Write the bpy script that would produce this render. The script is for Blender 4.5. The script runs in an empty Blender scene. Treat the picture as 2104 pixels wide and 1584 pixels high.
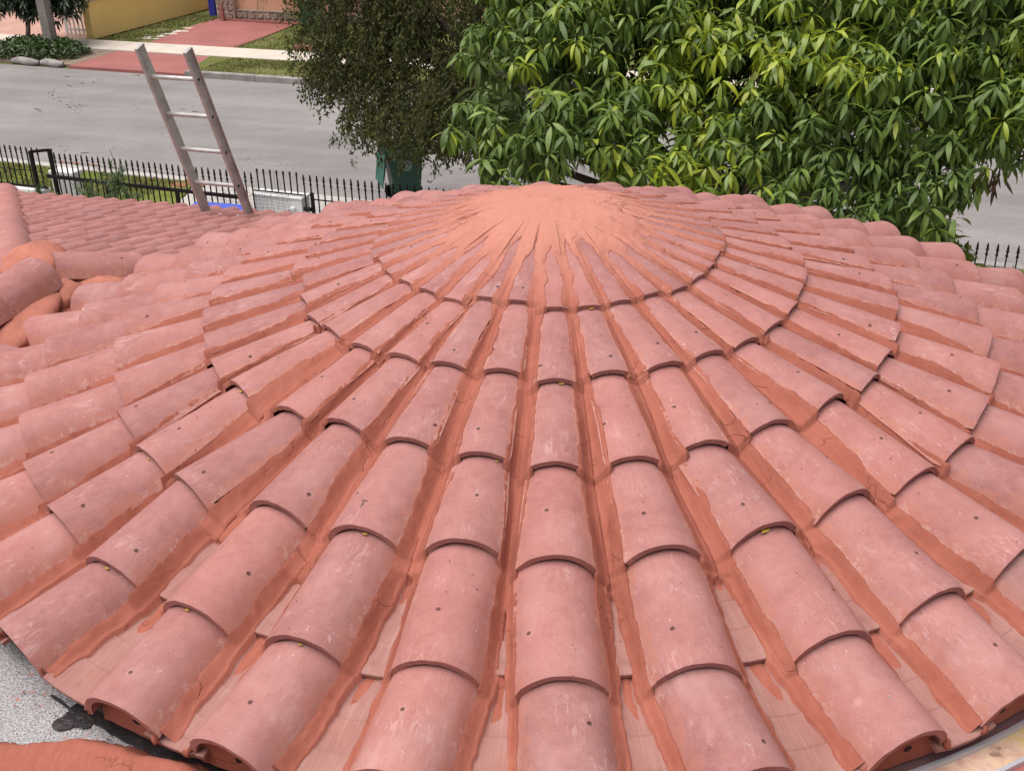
import bpy, math, random
import numpy as np
from mathutils import Matrix, Vector

random.seed(7)
rng = np.random.default_rng(11)
R = math.radians
scene = bpy.context.scene
COL = scene.collection

# ------------------------------------------------------------------ camera
cd = bpy.data.cameras.new("camera")
cam = bpy.data.objects.new("camera", cd)
COL.objects.link(cam)
PITCH, YAW, ROLL = 0.4669, 0.00622, -0.02325
_f = np.array([math.sin(YAW) * math.cos(PITCH), math.cos(YAW) * math.cos(PITCH), -math.sin(PITCH)])
_r = np.array([math.cos(YAW), -math.sin(YAW), 0.0])
_u = np.cross(_r, _f)
_r2 = _r * math.cos(ROLL) + _u * math.sin(ROLL)
_u2 = -_r * math.sin(ROLL) + _u * math.cos(ROLL)
cam.matrix_world = Matrix(((_r2[0], _u2[0], -_f[0], -0.1977), (_r2[1], _u2[1], -_f[1], -4.5388),
                           (_r2[2], _u2[2], -_f[2], 6.6), (0, 0, 0, 1)))
cd.sensor_width = 36.0
cd.lens = 2365.24 / 2104 * 36.0
cd.clip_start = 0.05
cd.clip_end = 2000
scene.camera = cam

# ------------------------------------------------------------------ light
SUN_EL, SUN_ROT = R(72), R(245)
world = bpy.data.worlds.new("World")
scene.world = world
world.use_nodes = True
wn = world.node_tree
wn.nodes.clear()
sky = wn.nodes.new("ShaderNodeTexSky")
sky.sky_type = 'NISHITA'
sky.sun_disc = False
sky.sun_elevation = SUN_EL
sky.sun_rotation = SUN_ROT
sky.air_density = 1.0
sky.dust_density = 6.0
sky.ozone_density = 1.0
hs = wn.nodes.new("ShaderNodeHueSaturation")
hs.inputs['Saturation'].default_value = 0.25
bg = wn.nodes.new("ShaderNodeBackground")
bg.inputs['Strength'].default_value = 0.07
wo = wn.nodes.new("ShaderNodeOutputWorld")
wn.links.new(sky.outputs[0], hs.inputs['Color'])
wn.links.new(hs.outputs[0], bg.inputs[0])
wn.links.new(bg.outputs[0], wo.inputs[0])
sd = bpy.data.lights.new("sun", 'SUN')
sd.energy = 1.5
sd.angle = R(65)
sd.color = (1.0, 0.95, 0.9)
sun = bpy.data.objects.new("sun", sd)
COL.objects.link(sun)
# direction to the sun (Nishita: rotation measured from +Y clockwise)
_sv = Vector((math.sin(SUN_ROT) * math.cos(SUN_EL), math.cos(SUN_ROT) * math.cos(SUN_EL), math.sin(SUN_EL)))
sun.rotation_euler = _sv.to_track_quat('Z', 'Y').to_euler()
sun.location = (0, 0, 30)
vs = scene.view_settings
vs.view_transform = 'Standard'
vs.look = 'None'
vs.exposure = 1.03
vs.gamma = 1.0
vs.use_curve_mapping = False
scene.cycles.max_bounces = 6
scene.cycles.diffuse_bounces = 4

# ------------------------------------------------------------------ helpers
WM = {}


def place(o, parent=None, M=None):
    M = M or Matrix.Identity(4)
    WM[o] = M
    if parent is not None:
        o.parent = parent
        o.matrix_parent_inverse = WM[parent].inverted()
    o.matrix_basis = M
    return o


def tag(o, label=None, cat=None, group=None, kind=None):
    if label: o['label'] = label
    if cat: o['category'] = cat
    if group: o['group'] = group
    if kind: o['kind'] = kind
    return o


def empty(name, loc):
    o = bpy.data.objects.new(name, None)
    COL.objects.link(o)
    o.empty_display_size = 0.2
    return place(o, None, Matrix.Translation(Vector(loc)))


def mesh_np(name, verts, faces, mats, midx=None, smooth=False, sharp=None, uv=None):
    verts = np.asarray(verts, dtype=np.float32).reshape(-1, 3)
    me = bpy.data.meshes.new(name)
    if isinstance(faces, np.ndarray):
        n, k = faces.shape
        me.vertices.add(len(verts))
        me.vertices.foreach_set("co", verts.ravel())
        me.loops.add(n * k)
        me.loops.foreach_set("vertex_index", faces.astype(np.int32).ravel())
        me.polygons.add(n)
        me.polygons.foreach_set("loop_start", np.arange(0, n * k, k, dtype=np.int32))
        try:
            me.polygons.foreach_set("loop_total", np.full(n, k, dtype=np.int32))
        except Exception:
            pass
        if uv is not None:
            l = me.uv_layers.new(name="UVMap")
            l.data.foreach_set("uv", np.asarray(uv, np.float32)[faces.ravel()].ravel())
    else:
        me.from_pydata([tuple(v) for v in verts], [], faces)
    for m in (mats if isinstance(mats, (list, tuple)) else [mats]):
        me.materials.append(m)
    if midx is not None:
        me.polygons.foreach_set("material_index", np.asarray(midx, np.int32))
    me.polygons.foreach_set("use_smooth", np.full(len(me.polygons), bool(smooth)))
    me.update(calc_edges=True)
    me.validate()
    if smooth and sharp:
        me.set_sharp_from_angle(angle=R(sharp))
    return me


def obj(name, me, parent=None, M=None):
    o = bpy.data.objects.new(name, me)
    COL.objects.link(o)
    return place(o, parent, M)


class MB:
    """collects boxes, tubes and free faces; build() links them as one mesh object"""

    def __init__(s):
        s.v, s.f, s.m = [], [], []

    def add(s, vs, fs, m=0):
        b = len(s.v)
        s.v += [tuple(v) for v in vs]
        s.f += [tuple(i + b for i in f) for f in fs]
        s.m += [m] * len(fs)
        return s

    def box(s, c, size, ax=None, m=0, top=1.0):
        c = np.array(c, float)
        X, Y, Z = ax if ax is not None else np.eye(3)
        h = np.array(size) / 2
        vs = []
        for sz in (-1, 1):
            k = top if sz > 0 else 1.0
            for sx, sy in ((-1, -1), (1, -1), (1, 1), (-1, 1)):
                vs.append(c + X * sx * h[0] * k + Y * sy * h[1] * k + Z * sz * h[2])
        return s.add(vs, [(0, 3, 2, 1), (4, 5, 6, 7), (0, 1, 5, 4), (1, 2, 6, 5), (2, 3, 7, 6), (3, 0, 4, 7)], m)

    def bar(s, a, b, w, d, side, m=0):
        """box beam from a to b; side = direction of its width w"""
        a, b = np.array(a, float), np.array(b, float)
        Z = (b - a); L = np.linalg.norm(Z); Z /= L
        X = np.array(side, float); X -= Z * (X @ Z); X /= np.linalg.norm(X)
        return s.box((a + b) / 2, (w, d, L), (X, np.cross(Z, X), Z), m)

    def tube(s, pts, rad, n=8, m=0, cap=True):
        pts = np.array(pts, float)
        k = len(pts)
        rad = np.full(k, rad) if np.isscalar(rad) else np.array(rad, float)
        vs = []
        ref = np.array([0.31, 0.77, 0.55])
        for i in range(k):
            T = pts[min(i + 1, k - 1)] - pts[max(i - 1, 0)]
            T /= np.linalg.norm(T) + 1e-12
            X = np.cross(T, ref); X /= np.linalg.norm(X)
            Y = np.cross(T, X)
            for q in range(n):
                a = 2 * math.pi * q / n
                vs.append(pts[i] + rad[i] * (math.cos(a) * X + math.sin(a) * Y))
        fs = []
        for i in range(k - 1):
            for q in range(n):
                q2 = (q + 1) % n
                fs.append((i * n + q, i * n + q2, (i + 1) * n + q2, (i + 1) * n + q))
        if cap:
            fs.append(tuple(range(n))[::-1])
            fs.append(tuple((k - 1) * n + q for q in range(n)))
        return s.add(vs, fs, m)

    def build(s, name, mats, parent=None, smooth=False, sharp=35, bevel=0):
        me = mesh_np(name, s.v, s.f, mats, s.m, smooth, sharp)
        o = obj(name, me, parent)
        if bevel:
            b = o.modifiers.new("bevel", 'BEVEL')
            b.width = bevel; b.segments = 2; b.limit_method = 'ANGLE'
        return o


def h2(ix, iy, seed):
    v = np.sin(ix * 127.1 + iy * 311.7 + seed * 74.7) * 43758.5453
    return v - np.floor(v)


def vnoise(x, y, seed=0):
    x, y = np.broadcast_arrays(np.asarray(x, float), np.asarray(y, float))
    ix, iy = np.floor(x), np.floor(y)
    fx, fy = x - ix, y - iy
    fx, fy = fx * fx * (3 - 2 * fx), fy * fy * (3 - 2 * fy)
    a, b = h2(ix, iy, seed), h2(ix + 1, iy, seed)
    c, d = h2(ix, iy + 1, seed), h2(ix + 1, iy + 1, seed)
    return (a * (1 - fx) + b * fx) * (1 - fy) + (c * (1 - fx) + d * fx) * fy


def fbm(x, y, seed=0, o=4):
    s, a, t = 0, 0.5, 0
    for i in range(o):
        s = s + a * vnoise(x * 2 ** i, y * 2 ** i, seed + i * 13)
        t += a; a *= 0.5
    return s / t


def sstep(a, b, x):
    t = np.clip((x - a) / (b - a), 0, 1)
    return t * t * (3 - 2 * t)


# ------------------------------------------------------------------ materials
class NT:
    def __init__(s, name, rough=0.8, spec=0.3):
        s.mat = bpy.data.materials.new(name)
        s.mat.use_nodes = True
        s.nt = s.mat.node_tree
        s.p = s.nt.nodes["Principled BSDF"]
        s.p.inputs['Roughness'].default_value = rough
        s.p.inputs['Specular IOR Level'].default_value = spec
        s._co = {}

    def n(s, t, **kw):
        nd = s.nt.nodes.new(t)
        for k, v in kw.items():
            if k.startswith('_'):
                setattr(nd, k[1:], v)
            else:
                nd.inputs[k.replace('__', ' ')].default_value = v
        return nd

    def L(s, a, b):
        s.nt.links.new(a, b)

    def co(s, kind='Object'):
        if 'tc' not in s._co:
            s._co['tc'] = s.n("ShaderNodeTexCoord")
        return s._co['tc'].outputs[kind]

    def geo(s, kind='Position'):
        if 'g' not in s._co:
            s._co['g'] = s.n("ShaderNodeNewGeometry")
        return s._co['g'].outputs[kind]

    def rnd(s):
        if 'oi' not in s._co:
            s._co['oi'] = s.n("ShaderNodeObjectInfo")
        return s._co['oi'].outputs['Random']

    def map(s, vec, scale=(1, 1, 1), loc=(0, 0, 0)):
        m = s.n("ShaderNodeMapping")
        m.inputs['Scale'].default_value = scale
        m.inputs['Location'].default_value = loc
        s.L(vec, m.inputs['Vector'])
        return m.outputs[0]

    def shift(s, vec, amount=37.0):
        """coordinates moved by the object's random, so that copies differ"""
        c = s.n("ShaderNodeVectorMath", _operation='SCALE')
        c.inputs[0].default_value = (1.0, 0.73, 1.31)
        mu = s.math('MULTIPLY', s.rnd(), amount)
        s.L(mu, c.inputs['Scale'])
        a = s.n("ShaderNodeVectorMath", _operation='ADD')
        s.L(vec, a.inputs[0]); s.L(c.outputs[0], a.inputs[1])
        return a.outputs[0]

    def noise(s, vec, scale, detail=4, rough=0.55, dist=0.0):
        nd = s.n("ShaderNodeTexNoise", Scale=scale, Detail=detail, Roughness=rough, Distortion=dist)
        s.L(vec, nd.inputs['Vector'])
        return nd.outputs[0]

    def ramp(s, fac, stops, interp='LINEAR'):
        r = s.n("ShaderNodeValToRGB")
        cr = r.color_ramp
        cr.interpolation = interp
        while len(cr.elements) < len(stops):
            cr.elements.new(0.5)
        for e, (p, c) in zip(cr.elements, stops):
            e.position = p
            e.color = (c, c, c, 1) if np.isscalar(c) else (*c, 1)
        s.L(fac, r.inputs[0])
        return r.outputs[0]

    def math(s, op, a, b=None, clamp=False):
        m = s.n("ShaderNodeMath", _operation=op, _use_clamp=clamp)
        for i, v in enumerate((a, b)):
            if v is None: continue
            if isinstance(v, (int, float)):
                m.inputs[i].default_value = v
            else:
                s.L(v, m.inputs[i])
        return m.outputs[0]

    def mix(s, fac, a, b, mode='MIX'):
        m = s.n("ShaderNodeMix", _data_type='RGBA', _blend_type=mode)
        for sock, v in ((m.inputs[0], fac), (m.inputs[6], a), (m.inputs[7], b)):
            if isinstance(v, (int, float)):
                sock.default_value = v
            elif isinstance(v, tuple):
                sock.default_value = (*v, 1)
            else:
                s.L(v, sock)
        return m.outputs[2]

    def color(s, c):
        if isinstance(c, tuple):
            s.p.inputs['Base Color'].default_value = (*c, 1)
        else:
            s.L(c, s.p.inputs['Base Color'])
        return s

    def bump(s, h, strength=0.3, dist=0.01):
        b = s.n("ShaderNodeBump", Strength=strength, Distance=dist)
        s.L(h, b.inputs['Height'])
        if s.p.inputs['Normal'].is_linked:
            s.L(s.p.inputs['Normal'].links[0].from_socket, b.inputs['Normal'])
        s.L(b.outputs[0], s.p.inputs['Normal'])
        return s

    def rough(s, sock):
        s.L(sock, s.p.inputs['Roughness'])
        return s


def mottled(name, c, var=0.15, scale=6, rough=0.8, spec=0.3, fine=60, bump=0.15, dist=0.004):
    t = NT(name, rough, spec)
    v = t.geo()
    a = t.noise(v, scale, 5)
    b = t.noise(v, fine, 3)
    k = t.math('ADD', t.math('MULTIPLY', a, 0.7), t.math('MULTIPLY', b, 0.3))
    lo = tuple(x * (1 - var) for x in c)
    hi = tuple(min(1, x * (1 + var)) for x in c)
    t.color(t.ramp(k, [(0.3, lo), (0.7, hi)]))
    if bump: t.bump(b, bump, dist)
    return t.mat


def mat_tile(name, dusty=0.0):
    t = NT(name, 0.82, 0.25)
    o = t.co('Object')
    v = t.shift(o)
    big = t.noise(v, 7, 4)
    mid = t.noise(v, 28, 5, 0.6)
    fine = t.noise(v, 420, 2, 0.6)
    base = t.ramp(big, [(0.25, (0.282, 0.114, 0.106)), (0.55, (0.336, 0.145, 0.135)), (0.8, (0.378, 0.172, 0.161))])
    # each tile its own shade
    tone = t.ramp(t.rnd(), [(0.0, (0.86, 0.84, 0.86)), (0.15, (0.93, 0.92, 0.93)), (0.4, (1.0, 0.98, 0.97)), (0.68, (1.07, 1.08, 1.08)), (0.94, (1.10, 1.03, 0.98)), (1.0, (0.76, 0.90, 0.93))])
    base = t.mix(1.0, base, tone, 'MULTIPLY')
    base = t.mix(t.ramp(fine, [(0.30, 0.60), (0.47, 0.0)]), base, (0.15, 0.06, 0.052))
    base = t.mix(t.ramp(fine, [(0.55, 0.0), (0.72, 0.35)]), base, (0.50, 0.27, 0.25))
    pit = t.noise(v, 150, 2, 0.5)
    base = t.mix(t.ramp(pit, [(0.24, 0.55), (0.33, 0.0)]), base, (0.13, 0.05, 0.045))
    scu = t.math('MULTIPLY', t.ramp(t.noise(t.map(v, (60, 14, 40)), 1.0, 4, 0.7, 1.2), [(0.52, 0.0), (0.64, 1.0)]), t.ramp(t.noise(v, 6.5, 3), [(0.50, 0.0), (0.66, 1.0)]))
    base = t.mix(t.math('MULTIPLY', scu, 0.38), base, (0.58, 0.40, 0.38))
    gr = t.ramp(t.noise(v, 3.1, 4), [(0.52, 0.0), (0.74, 0.16)])
    base = t.mix(gr, base, (0.235, 0.105, 0.105))
    base = t.mix(t.ramp(mid, [(0.35, 0.0), (0.75, 0.32)]), base, (0.42, 0.198, 0.182))
    # dust film and dried cement splashes
    stre = t.noise(t.map(v, (26, 5, 20)), 1.0, 4, 0.6)
    d = t.math('MULTIPLY', t.ramp(t.noise(v, 4.2, 4), [(0.46, 0.0), (0.72, 1.0)]), t.ramp(stre, [(0.35, 0.15), (0.75, 0.8)]))
    base = t.mix(t.math('MULTIPLY', d, 0.35 + dusty), base, (0.50, 0.32, 0.305))
    sp = t.math('MULTIPLY', t.ramp(t.noise(t.map(v, (70, 30, 70)), 1.0, 5, 0.75, 0.6), [(0.61, 0.0), (0.69, 1.0)]),
                t.ramp(t.noise(v, 5.5, 2), [(0.55, 0.0), (0.68, 1.0)]))
    base = t.mix(t.math('MULTIPLY', sp, 0.75), base, (0.68, 0.55, 0.52))
    dots = t.ramp(t.noise(v, 120, 1), [(0.785, 0.0), (0.80, 1.0)])
    base = t.mix(t.math('MULTIPLY', dots, 0.7), base, (0.66, 0.52, 0.5))
    # mortar wash and chalk along the cut sides
    su = t.n("ShaderNodeSeparateXYZ"); t.L(t.co('UV'), su.inputs[0])
    ed = t.math('ADD', t.math('ABSOLUTE', su.outputs[0]), t.math('MULTIPLY', t.math('SUBTRACT', t.noise(v, 16, 5, 0.7), 0.5), 0.9))
    base = t.mix(t.ramp(ed, [(0.72, 0.0), (0.95, 0.55)]), base, (0.42, 0.165, 0.115))
    ed2 = t.math('ADD', t.math('ABSOLUTE', su.outputs[0]), t.math('MULTIPLY', t.math('SUBTRACT', t.noise(v, 34, 5, 0.75), 0.5), 1.1))
    base = t.mix(t.math('MULTIPLY', t.ramp(ed2, [(0.93, 0.0), (1.0, 0.45), (1.10, 0.12)]), t.ramp(t.noise(v, 6, 2), [(0.42, 0.0), (0.58, 1.0)])), base, (0.60, 0.45, 0.42))
    # nail hole, in a place of its own on every tile
    sx = t.n("ShaderNodeSeparateXYZ"); t.L(o, sx.inputs[0])
    r2 = t.math('FRACT', t.math('MULTIPLY', t.rnd(), 17.31))
    hx = t.math('SUBTRACT', sx.outputs[0], t.math('MULTIPLY', t.math('SUBTRACT', r2, 0.5), 0.17))
    hy = t.math('SUBTRACT', sx.outputs[1], t.math('ADD', 0.06, t.math('MULTIPLY', t.rnd(), 0.13)))
    dd = t.math('SQRT', t.math('ADD', t.math('MULTIPLY', hx, hx), t.math('MULTIPLY', hy, hy)))
    halo = t.math('MULTIPLY', t.ramp(dd, [(0.006, 0.30), (0.014, 0.0)]), t.ramp(t.noise(v, 9, 2), [(0.5, 0.0), (0.6, 1.0)]))
    base = t.mix(halo, base, (0.6, 0.36, 0.33))
    hole = t.ramp(dd, [(0.0036, 0.9), (0.0052, 0.0)])
    hole = t.math('MULTIPLY', hole, t.math('GREATER_THAN', t.math('FRACT', t.math('MULTIPLY', t.rnd(), 51.7)), 0.2))
    base = t.mix(hole, base, (0.03, 0.012, 0.01))
    t.color(base)
    t.bump(fine, 0.22, 0.0012)
    t.bump(mid, 0.10, 0.004)
    t.bump(t.math('MULTIPLY', hole, -1.0), 0.9, 0.006)
    return t.mat


def mat_mortar():
    t = NT("mortar", 0.85, 0.25)
    v = t.geo()
    uv = t.co('UV')
    big = t.noise(v, 3.5, 4)
    base = t.ramp(big, [(0.3, (0.265, 0.078, 0.052)), (0.6, (0.315, 0.100, 0.068)), (0.8, (0.355, 0.122, 0.088))])
    sm = t.noise(t.map(uv, (90, 9, 1)), 1.0, 5, 0.65, 0.4)
    base = t.mix(t.ramp(sm, [(0.42, 0.0), (0.75, 0.45)]), base, (0.42, 0.155, 0.11))
    base = t.mix(t.ramp(sm, [(0.22, 0.45), (0.42, 0.0)]), base, (0.30, 0.080, 0.042))
    sp = t.noise(v, 95, 2)
    base = t.mix(t.ramp(t.noise(v, 260, 3, 0.7), [(0.30, 0.40), (0.45, 0.0)]), base, (0.19, 0.055, 0.036))
    base = t.mix(t.ramp(sp, [(0.725, 0.0), (0.745, 0.9)]), base, (0.16, 0.045, 0.03))
    cr = t.n("ShaderNodeTexVoronoi", _feature='DISTANCE_TO_EDGE', Scale=5.0)
    wv = t.n("ShaderNodeVectorMath", _operation='ADD')
    nz = t.n("ShaderNodeTexNoise", Scale=14.0, Detail=4.0)
    t.L(v, nz.inputs['Vector'])
    sc = t.n("ShaderNodeVectorMath", _operation='SCALE'); sc.inputs['Scale'].default_value = 0.12
    t.L(nz.outputs['Color'], sc.inputs[0])
    t.L(v, wv.inputs[0]); t.L(sc.outputs[0], wv.inputs[1])
    t.L(wv.outputs[0], cr.inputs['Vector'])
    # mortar painted paler towards the peak: drying plus sky light and glare
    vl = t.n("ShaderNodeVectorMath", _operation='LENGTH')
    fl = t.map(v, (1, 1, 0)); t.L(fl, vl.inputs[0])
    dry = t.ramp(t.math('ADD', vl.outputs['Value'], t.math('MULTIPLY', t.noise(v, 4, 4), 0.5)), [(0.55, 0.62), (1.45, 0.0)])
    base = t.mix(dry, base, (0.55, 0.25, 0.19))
    crack = t.math('MULTIPLY', t.ramp(cr.outputs['Distance'], [(0.0, 1.0), (0.02, 0.0)]), t.ramp(t.noise(v, 6, 2), [(0.55, 0.0), (0.62, 1.0)]))
    base = t.mix(t.math('MULTIPLY', crack, 0.6), base, (0.20, 0.055, 0.035))
    fe = t.n("ShaderNodeAttribute", _attribute_name="from_edge")
    fe2 = t.math('ADD', fe.outputs['Fac'], t.math('MULTIPLY', t.noise(v, 60, 4, 0.7), 0.30))
    contact_shade = t.math('MULTIPLY', t.ramp(fe2, [(0.24, 1.0), (0.34, 0.0)]), t.math('GREATER_THAN', fe.outputs['Fac'], 0.001))
    base = t.mix(t.math('MULTIPLY', contact_shade, 0.55), base, (0.17, 0.050, 0.034))  # crumbly contact line: shadow painted along mortar lips and course steps
    t.color(base)
    t.bump(t.noise(v, 60, 4, 0.7), 0.35, 0.004)
    t.bump(sm, 0.35, 0.004)
    t.bump(t.noise(v, 300, 3), 0.4, 0.0018)
    t.bump(t.noise(v, 22, 4, 0.65), 0.25, 0.006)
    t.bump(t.math('MULTIPLY', crack, -1.0), 0.6, 0.004)
    return t.mat


def mat_pan():
    t = NT("pan_tile", 0.85, 0.25)
    o = t.co('Object'); v = t.shift(o)
    st = t.noise(t.map(v, (170, 5, 20)), 1.0, 4, 0.6)
    big = t.noise(v, 8, 4)
    base = t.ramp(big, [(0.3, (0.265, 0.118, 0.100)), (0.7, (0.325, 0.168, 0.148))])
    base = t.mix(t.ramp(st, [(0.5, 0.0), (0.72, 0.30)]), base, (0.42, 0.30, 0.28))
    base = t.mix(t.ramp(t.noise(v, 5, 4), [(0.55, 0.0), (0.72, 0.35)]), base, (0.36, 0.13, 0.09))
    base = t.mix(t.ramp(t.noise(v, 300, 2), [(0.28, 0.4), (0.42, 0.0)]), base, (0.2, 0.08, 0.07))
    sx = t.n("ShaderNodeSeparateXYZ"); t.L(o, sx.inputs[0])
    hx = t.math('SUBTRACT', sx.outputs[0], t.math('MULTIPLY', t.math('SUBTRACT', t.rnd(), 0.5), 0.02))
    hy = t.math('SUBTRACT', sx.outputs[1], 0.04)
    dd = t.math('SQRT', t.math('ADD', t.math('MULTIPLY', hx, hx), t.math('MULTIPLY', hy, hy)))
    ring = t.ramp(dd, [(0.0, 0.5), (0.004, 0.1), (0.008, 0.1), (0.010, 0.85), (0.012, 0.0)])
    base = t.mix(ring, base, (0.14, 0.05, 0.04))
    t.color(base)
    t.bump(st, 0.25, 0.002)
    t.bump(t.math('MULTIPLY', ring, -1.0), 0.6, 0.004)
    return t.mat


def mat_asphalt():
    t = NT("asphalt", 0.9, 0.25)
    v = t.geo()
    big = t.noise(v, 0.35, 5)
    mid = t.noise(t.map(v, (1.0, 2.2, 1)), 1.1, 5, 0.6)
    fine = t.noise(v, 40, 3, 0.7)
    base = t.ramp(big, [(0.3, (0.190, 0.176, 0.174)), (0.7, (0.252, 0.233, 0.230))])
    base = t.mix(t.ramp(mid, [(0.35, 0.35), (0.6, 0.0)]), base, (0.145, 0.13, 0.126))
    base = t.mix(t.ramp(fine, [(0.3, 0.5), (0.5, 0.0)]), base, (0.11, 0.10, 0.097))
    base = t.mix(t.ramp(fine, [(0.6, 0.0), (0.75, 0.4)]), base, (0.33, 0.31, 0.30))
    ro = t.n("ShaderNodeMapping"); ro.inputs['Rotation'].default_value = (0, 0, R(22.5)); t.L(v, ro.inputs['Vector'])
    ww = t.noise(t.map(ro.outputs[0], (0.05, 1.1, 1)), 1.0, 3, 0.5)
    base = t.mix(t.ramp(ww, [(0.45, 0.0), (0.7, 0.45)]), base, (0.30, 0.275, 0.265))
    ck = t.n("ShaderNodeTexVoronoi", _feature='DISTANCE_TO_EDGE', Scale=0.55)
    nz = t.n("ShaderNodeTexNoise", Scale=1.6, Detail=5.0); t.L(v, nz.inputs['Vector'])
    av = t.n("ShaderNodeVectorMath", _operation='ADD'); t.L(v, av.inputs[0]); t.L(nz.outputs['Color'], av.inputs[1]); t.L(av.outputs[0], ck.inputs['Vector'])
    ckm = t.math('MULTIPLY', t.ramp(ck.outputs['Distance'], [(0.0, 1.0), (0.012, 0.0)]), t.ramp(t.noise(v, 0.7, 2), [(0.5, 0.0), (0.6, 1.0)]))
    base = t.mix(t.math('MULTIPLY', ckm, 0.4), base, (0.08, 0.07, 0.068))
    st = t.math('MULTIPLY', t.ramp(t.noise(t.map(v, (3.2, 7.5, 1)), 1.0, 4, 0.7), [(0.66, 0.0), (0.70, 1.0)]),
                t.ramp(t.noise(v, 0.5, 2), [(0.42, 0.0), (0.56, 1.0)]))
    base = t.mix(t.math('MULTIPLY', st, 0.6), base, (0.06, 0.05, 0.05))
    t.color(base)
    t.bump(fine, 0.4, 0.006)
    return t.mat


def mat_leaf(name, c1, c2, vein=(0.1, 0.14, 0.03), rough=0.38, trans=0.25, spec=0.5):
    t = NT(name, rough, spec)
    r = t.geo('Random Per Island')
    base = t.ramp(r, [(0.0, c1), (0.75, c2), (1.0, tuple(x * 1.25 for x in c2))])
    base = t.mix(t.ramp(t.noise(t.geo(), 2.0, 3), [(0.35, 0.25), (0.6, 0.0)]), base, tuple(x * 0.75 for x in c1))
    t.color(base)
    if trans:
        tr = t.n("ShaderNodeBsdfTranslucent")
        t.L(t.mix(0.4, base, (c2[0] * 1.5, c2[1] * 1.5, c2[2]),), tr.inputs['Color'])
        ms = t.n("ShaderNodeMixShader"); ms.inputs[0].default_value = trans
        out = t.nt.nodes["Material Output"]
        t.L(t.p.outputs[0], ms.inputs[1]); t.L(tr.outputs[0], ms.inputs[2]); t.L(ms.outputs[0], out.inputs[0])
    return t.mat


def mat_ground(name, c1, c2, c3, scale=2.0):
    t = NT(name, 0.95, 0.1)
    v = t.geo()
    a = t.noise(v, scale, 5, 0.6)
    b = t.noise(v, 28, 4, 0.7)
    base = t.ramp(a, [(0.32, c1), (0.52, c2), (0.7, c3)])
    base = t.mix(t.ramp(b, [(0.3, 0.6), (0.55, 0.0)]), base, tuple(x * 0.5 for x in c2))
    t.color(base)
    t.bump(b, 0.6, 0.03)
    return t.mat


M_TILE = mat_tile("roof_tile")
M_TILE_D = mat_tile("roof_tile_dusty", 0.30)
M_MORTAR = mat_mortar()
M_PAN = mat_pan()
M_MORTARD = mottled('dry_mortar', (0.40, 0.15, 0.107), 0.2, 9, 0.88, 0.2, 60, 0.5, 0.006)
M_DECK = mottled("roof_deck", (0.10, 0.07, 0.06))
M_HOLE = mottled("hole_dark", (0.02, 0.01, 0.008), bump=0)
M_ASPH = mat_asphalt()
M_CONC = mottled("concrete_pale", (0.52, 0.46, 0.395), 0.12, 1.2, 0.9, 0.2, 30, 0.2, 0.004)
M_KERB = mottled("kerb_weathered", (0.25, 0.23, 0.22), 0.4, 3.0, 0.9, 0.2, 25, 0.4, 0.01)
M_PAVER = mottled("paver_pale", (0.40, 0.37, 0.35), 0.12, 2.5, 0.9, 0.2, 40, 0.2, 0.004)
M_REDDRV = mottled("red_paint_concrete", (0.295, 0.108, 0.098), 0.2, 0.9, 0.75, 0.3, 30, 0.15, 0.004)
M_PEACHP = mottled("peach_paver", (0.42, 0.25, 0.20), 0.16, 1.5, 0.9, 0.2, 14, 0.2, 0.004)
M_YELLOW = mottled("yellow_stucco", (0.88, 0.64, 0.25), 0.07, 0.8, 0.85, 0.2, 50, 0.25, 0.004)
M_PEACH = mottled("peach_stucco", (0.58, 0.32, 0.22), 0.06, 0.7, 0.85, 0.2, 50, 0.25, 0.004)
M_BLUEW = mottled("blue_paint", (0.025, 0.025, 0.24), 0.15, 2, 0.6, 0.4, 40, 0.1, 0.003)
M_WHITE = mottled("white_paint", (0.66, 0.66, 0.66), 0.07, 2, 0.7, 0.3, 40, 0.15, 0.003)
M_STONE = mottled("field_stone", (0.26, 0.20, 0.16), 0.5, 4, 0.9, 0.2, 18, 0.5, 0.015)
M_JOINT = mottled("stone_joint", (0.42, 0.33, 0.28), 0.15, 6)
M_IRON = mottled("black_iron", (0.010, 0.007, 0.007), 0.3, 8, 0.7, 0.2, 60, 0.1, 0.002)
M_TURQ = mottled("turquoise", (0.08, 0.38, 0.38), 0.1)
M_FLASH = mottled("flashing_paint", (0.20, 0.10, 0.105), 0.15, 5, 0.5, 0.4, 60, 0.1, 0.002)
M_WALL = mottled("house_stucco", (0.60, 0.52, 0.42), 0.06, 1.5)
M_BARK = mottled("bark", (0.15, 0.115, 0.09), 0.4, 5, 0.95, 0.1, 30, 0.7, 0.02)
M_BARKG = mottled("bark_grey", (0.22, 0.20, 0.185), 0.3, 5, 0.95, 0.1, 30, 0.6, 0.02)
M_DARKBARK = mottled("bark_dark", (0.05, 0.038, 0.028), 0.4, 5, 0.95, 0.1, 30, 0.7, 0.02)
M_BLUEB = mottled("blue_plastic", (0.055, 0.095, 0.50), 0.08, 3, 0.4, 0.5, 60, 0.05, 0.002)
M_GREENB = mottled("green_plastic", (0.011, 0.066, 0.043), 0.2, 3, 0.42, 0.5, 60, 0.05, 0.002)
M_GREENL = mottled("green_lid_plastic", (0.018, 0.105, 0.075), 0.2, 3, 0.42, 0.5, 60, 0.05, 0.002)
M_SEAL = mottled("white_print", (0.32, 0.36, 0.33), 0.1)
M_TAR = mottled("roof_tar", (0.028, 0.022, 0.024), 0.5, 14, 0.4, 0.5, 50, 0.5, 0.012)
M_METAL = NT("metal_strip", 0.45, 0.5)
M_METAL.p.inputs['Metallic'].default_value = 0.5
M_METAL.color((0.52, 0.53, 0.58)); M_METAL = M_METAL.mat


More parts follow.
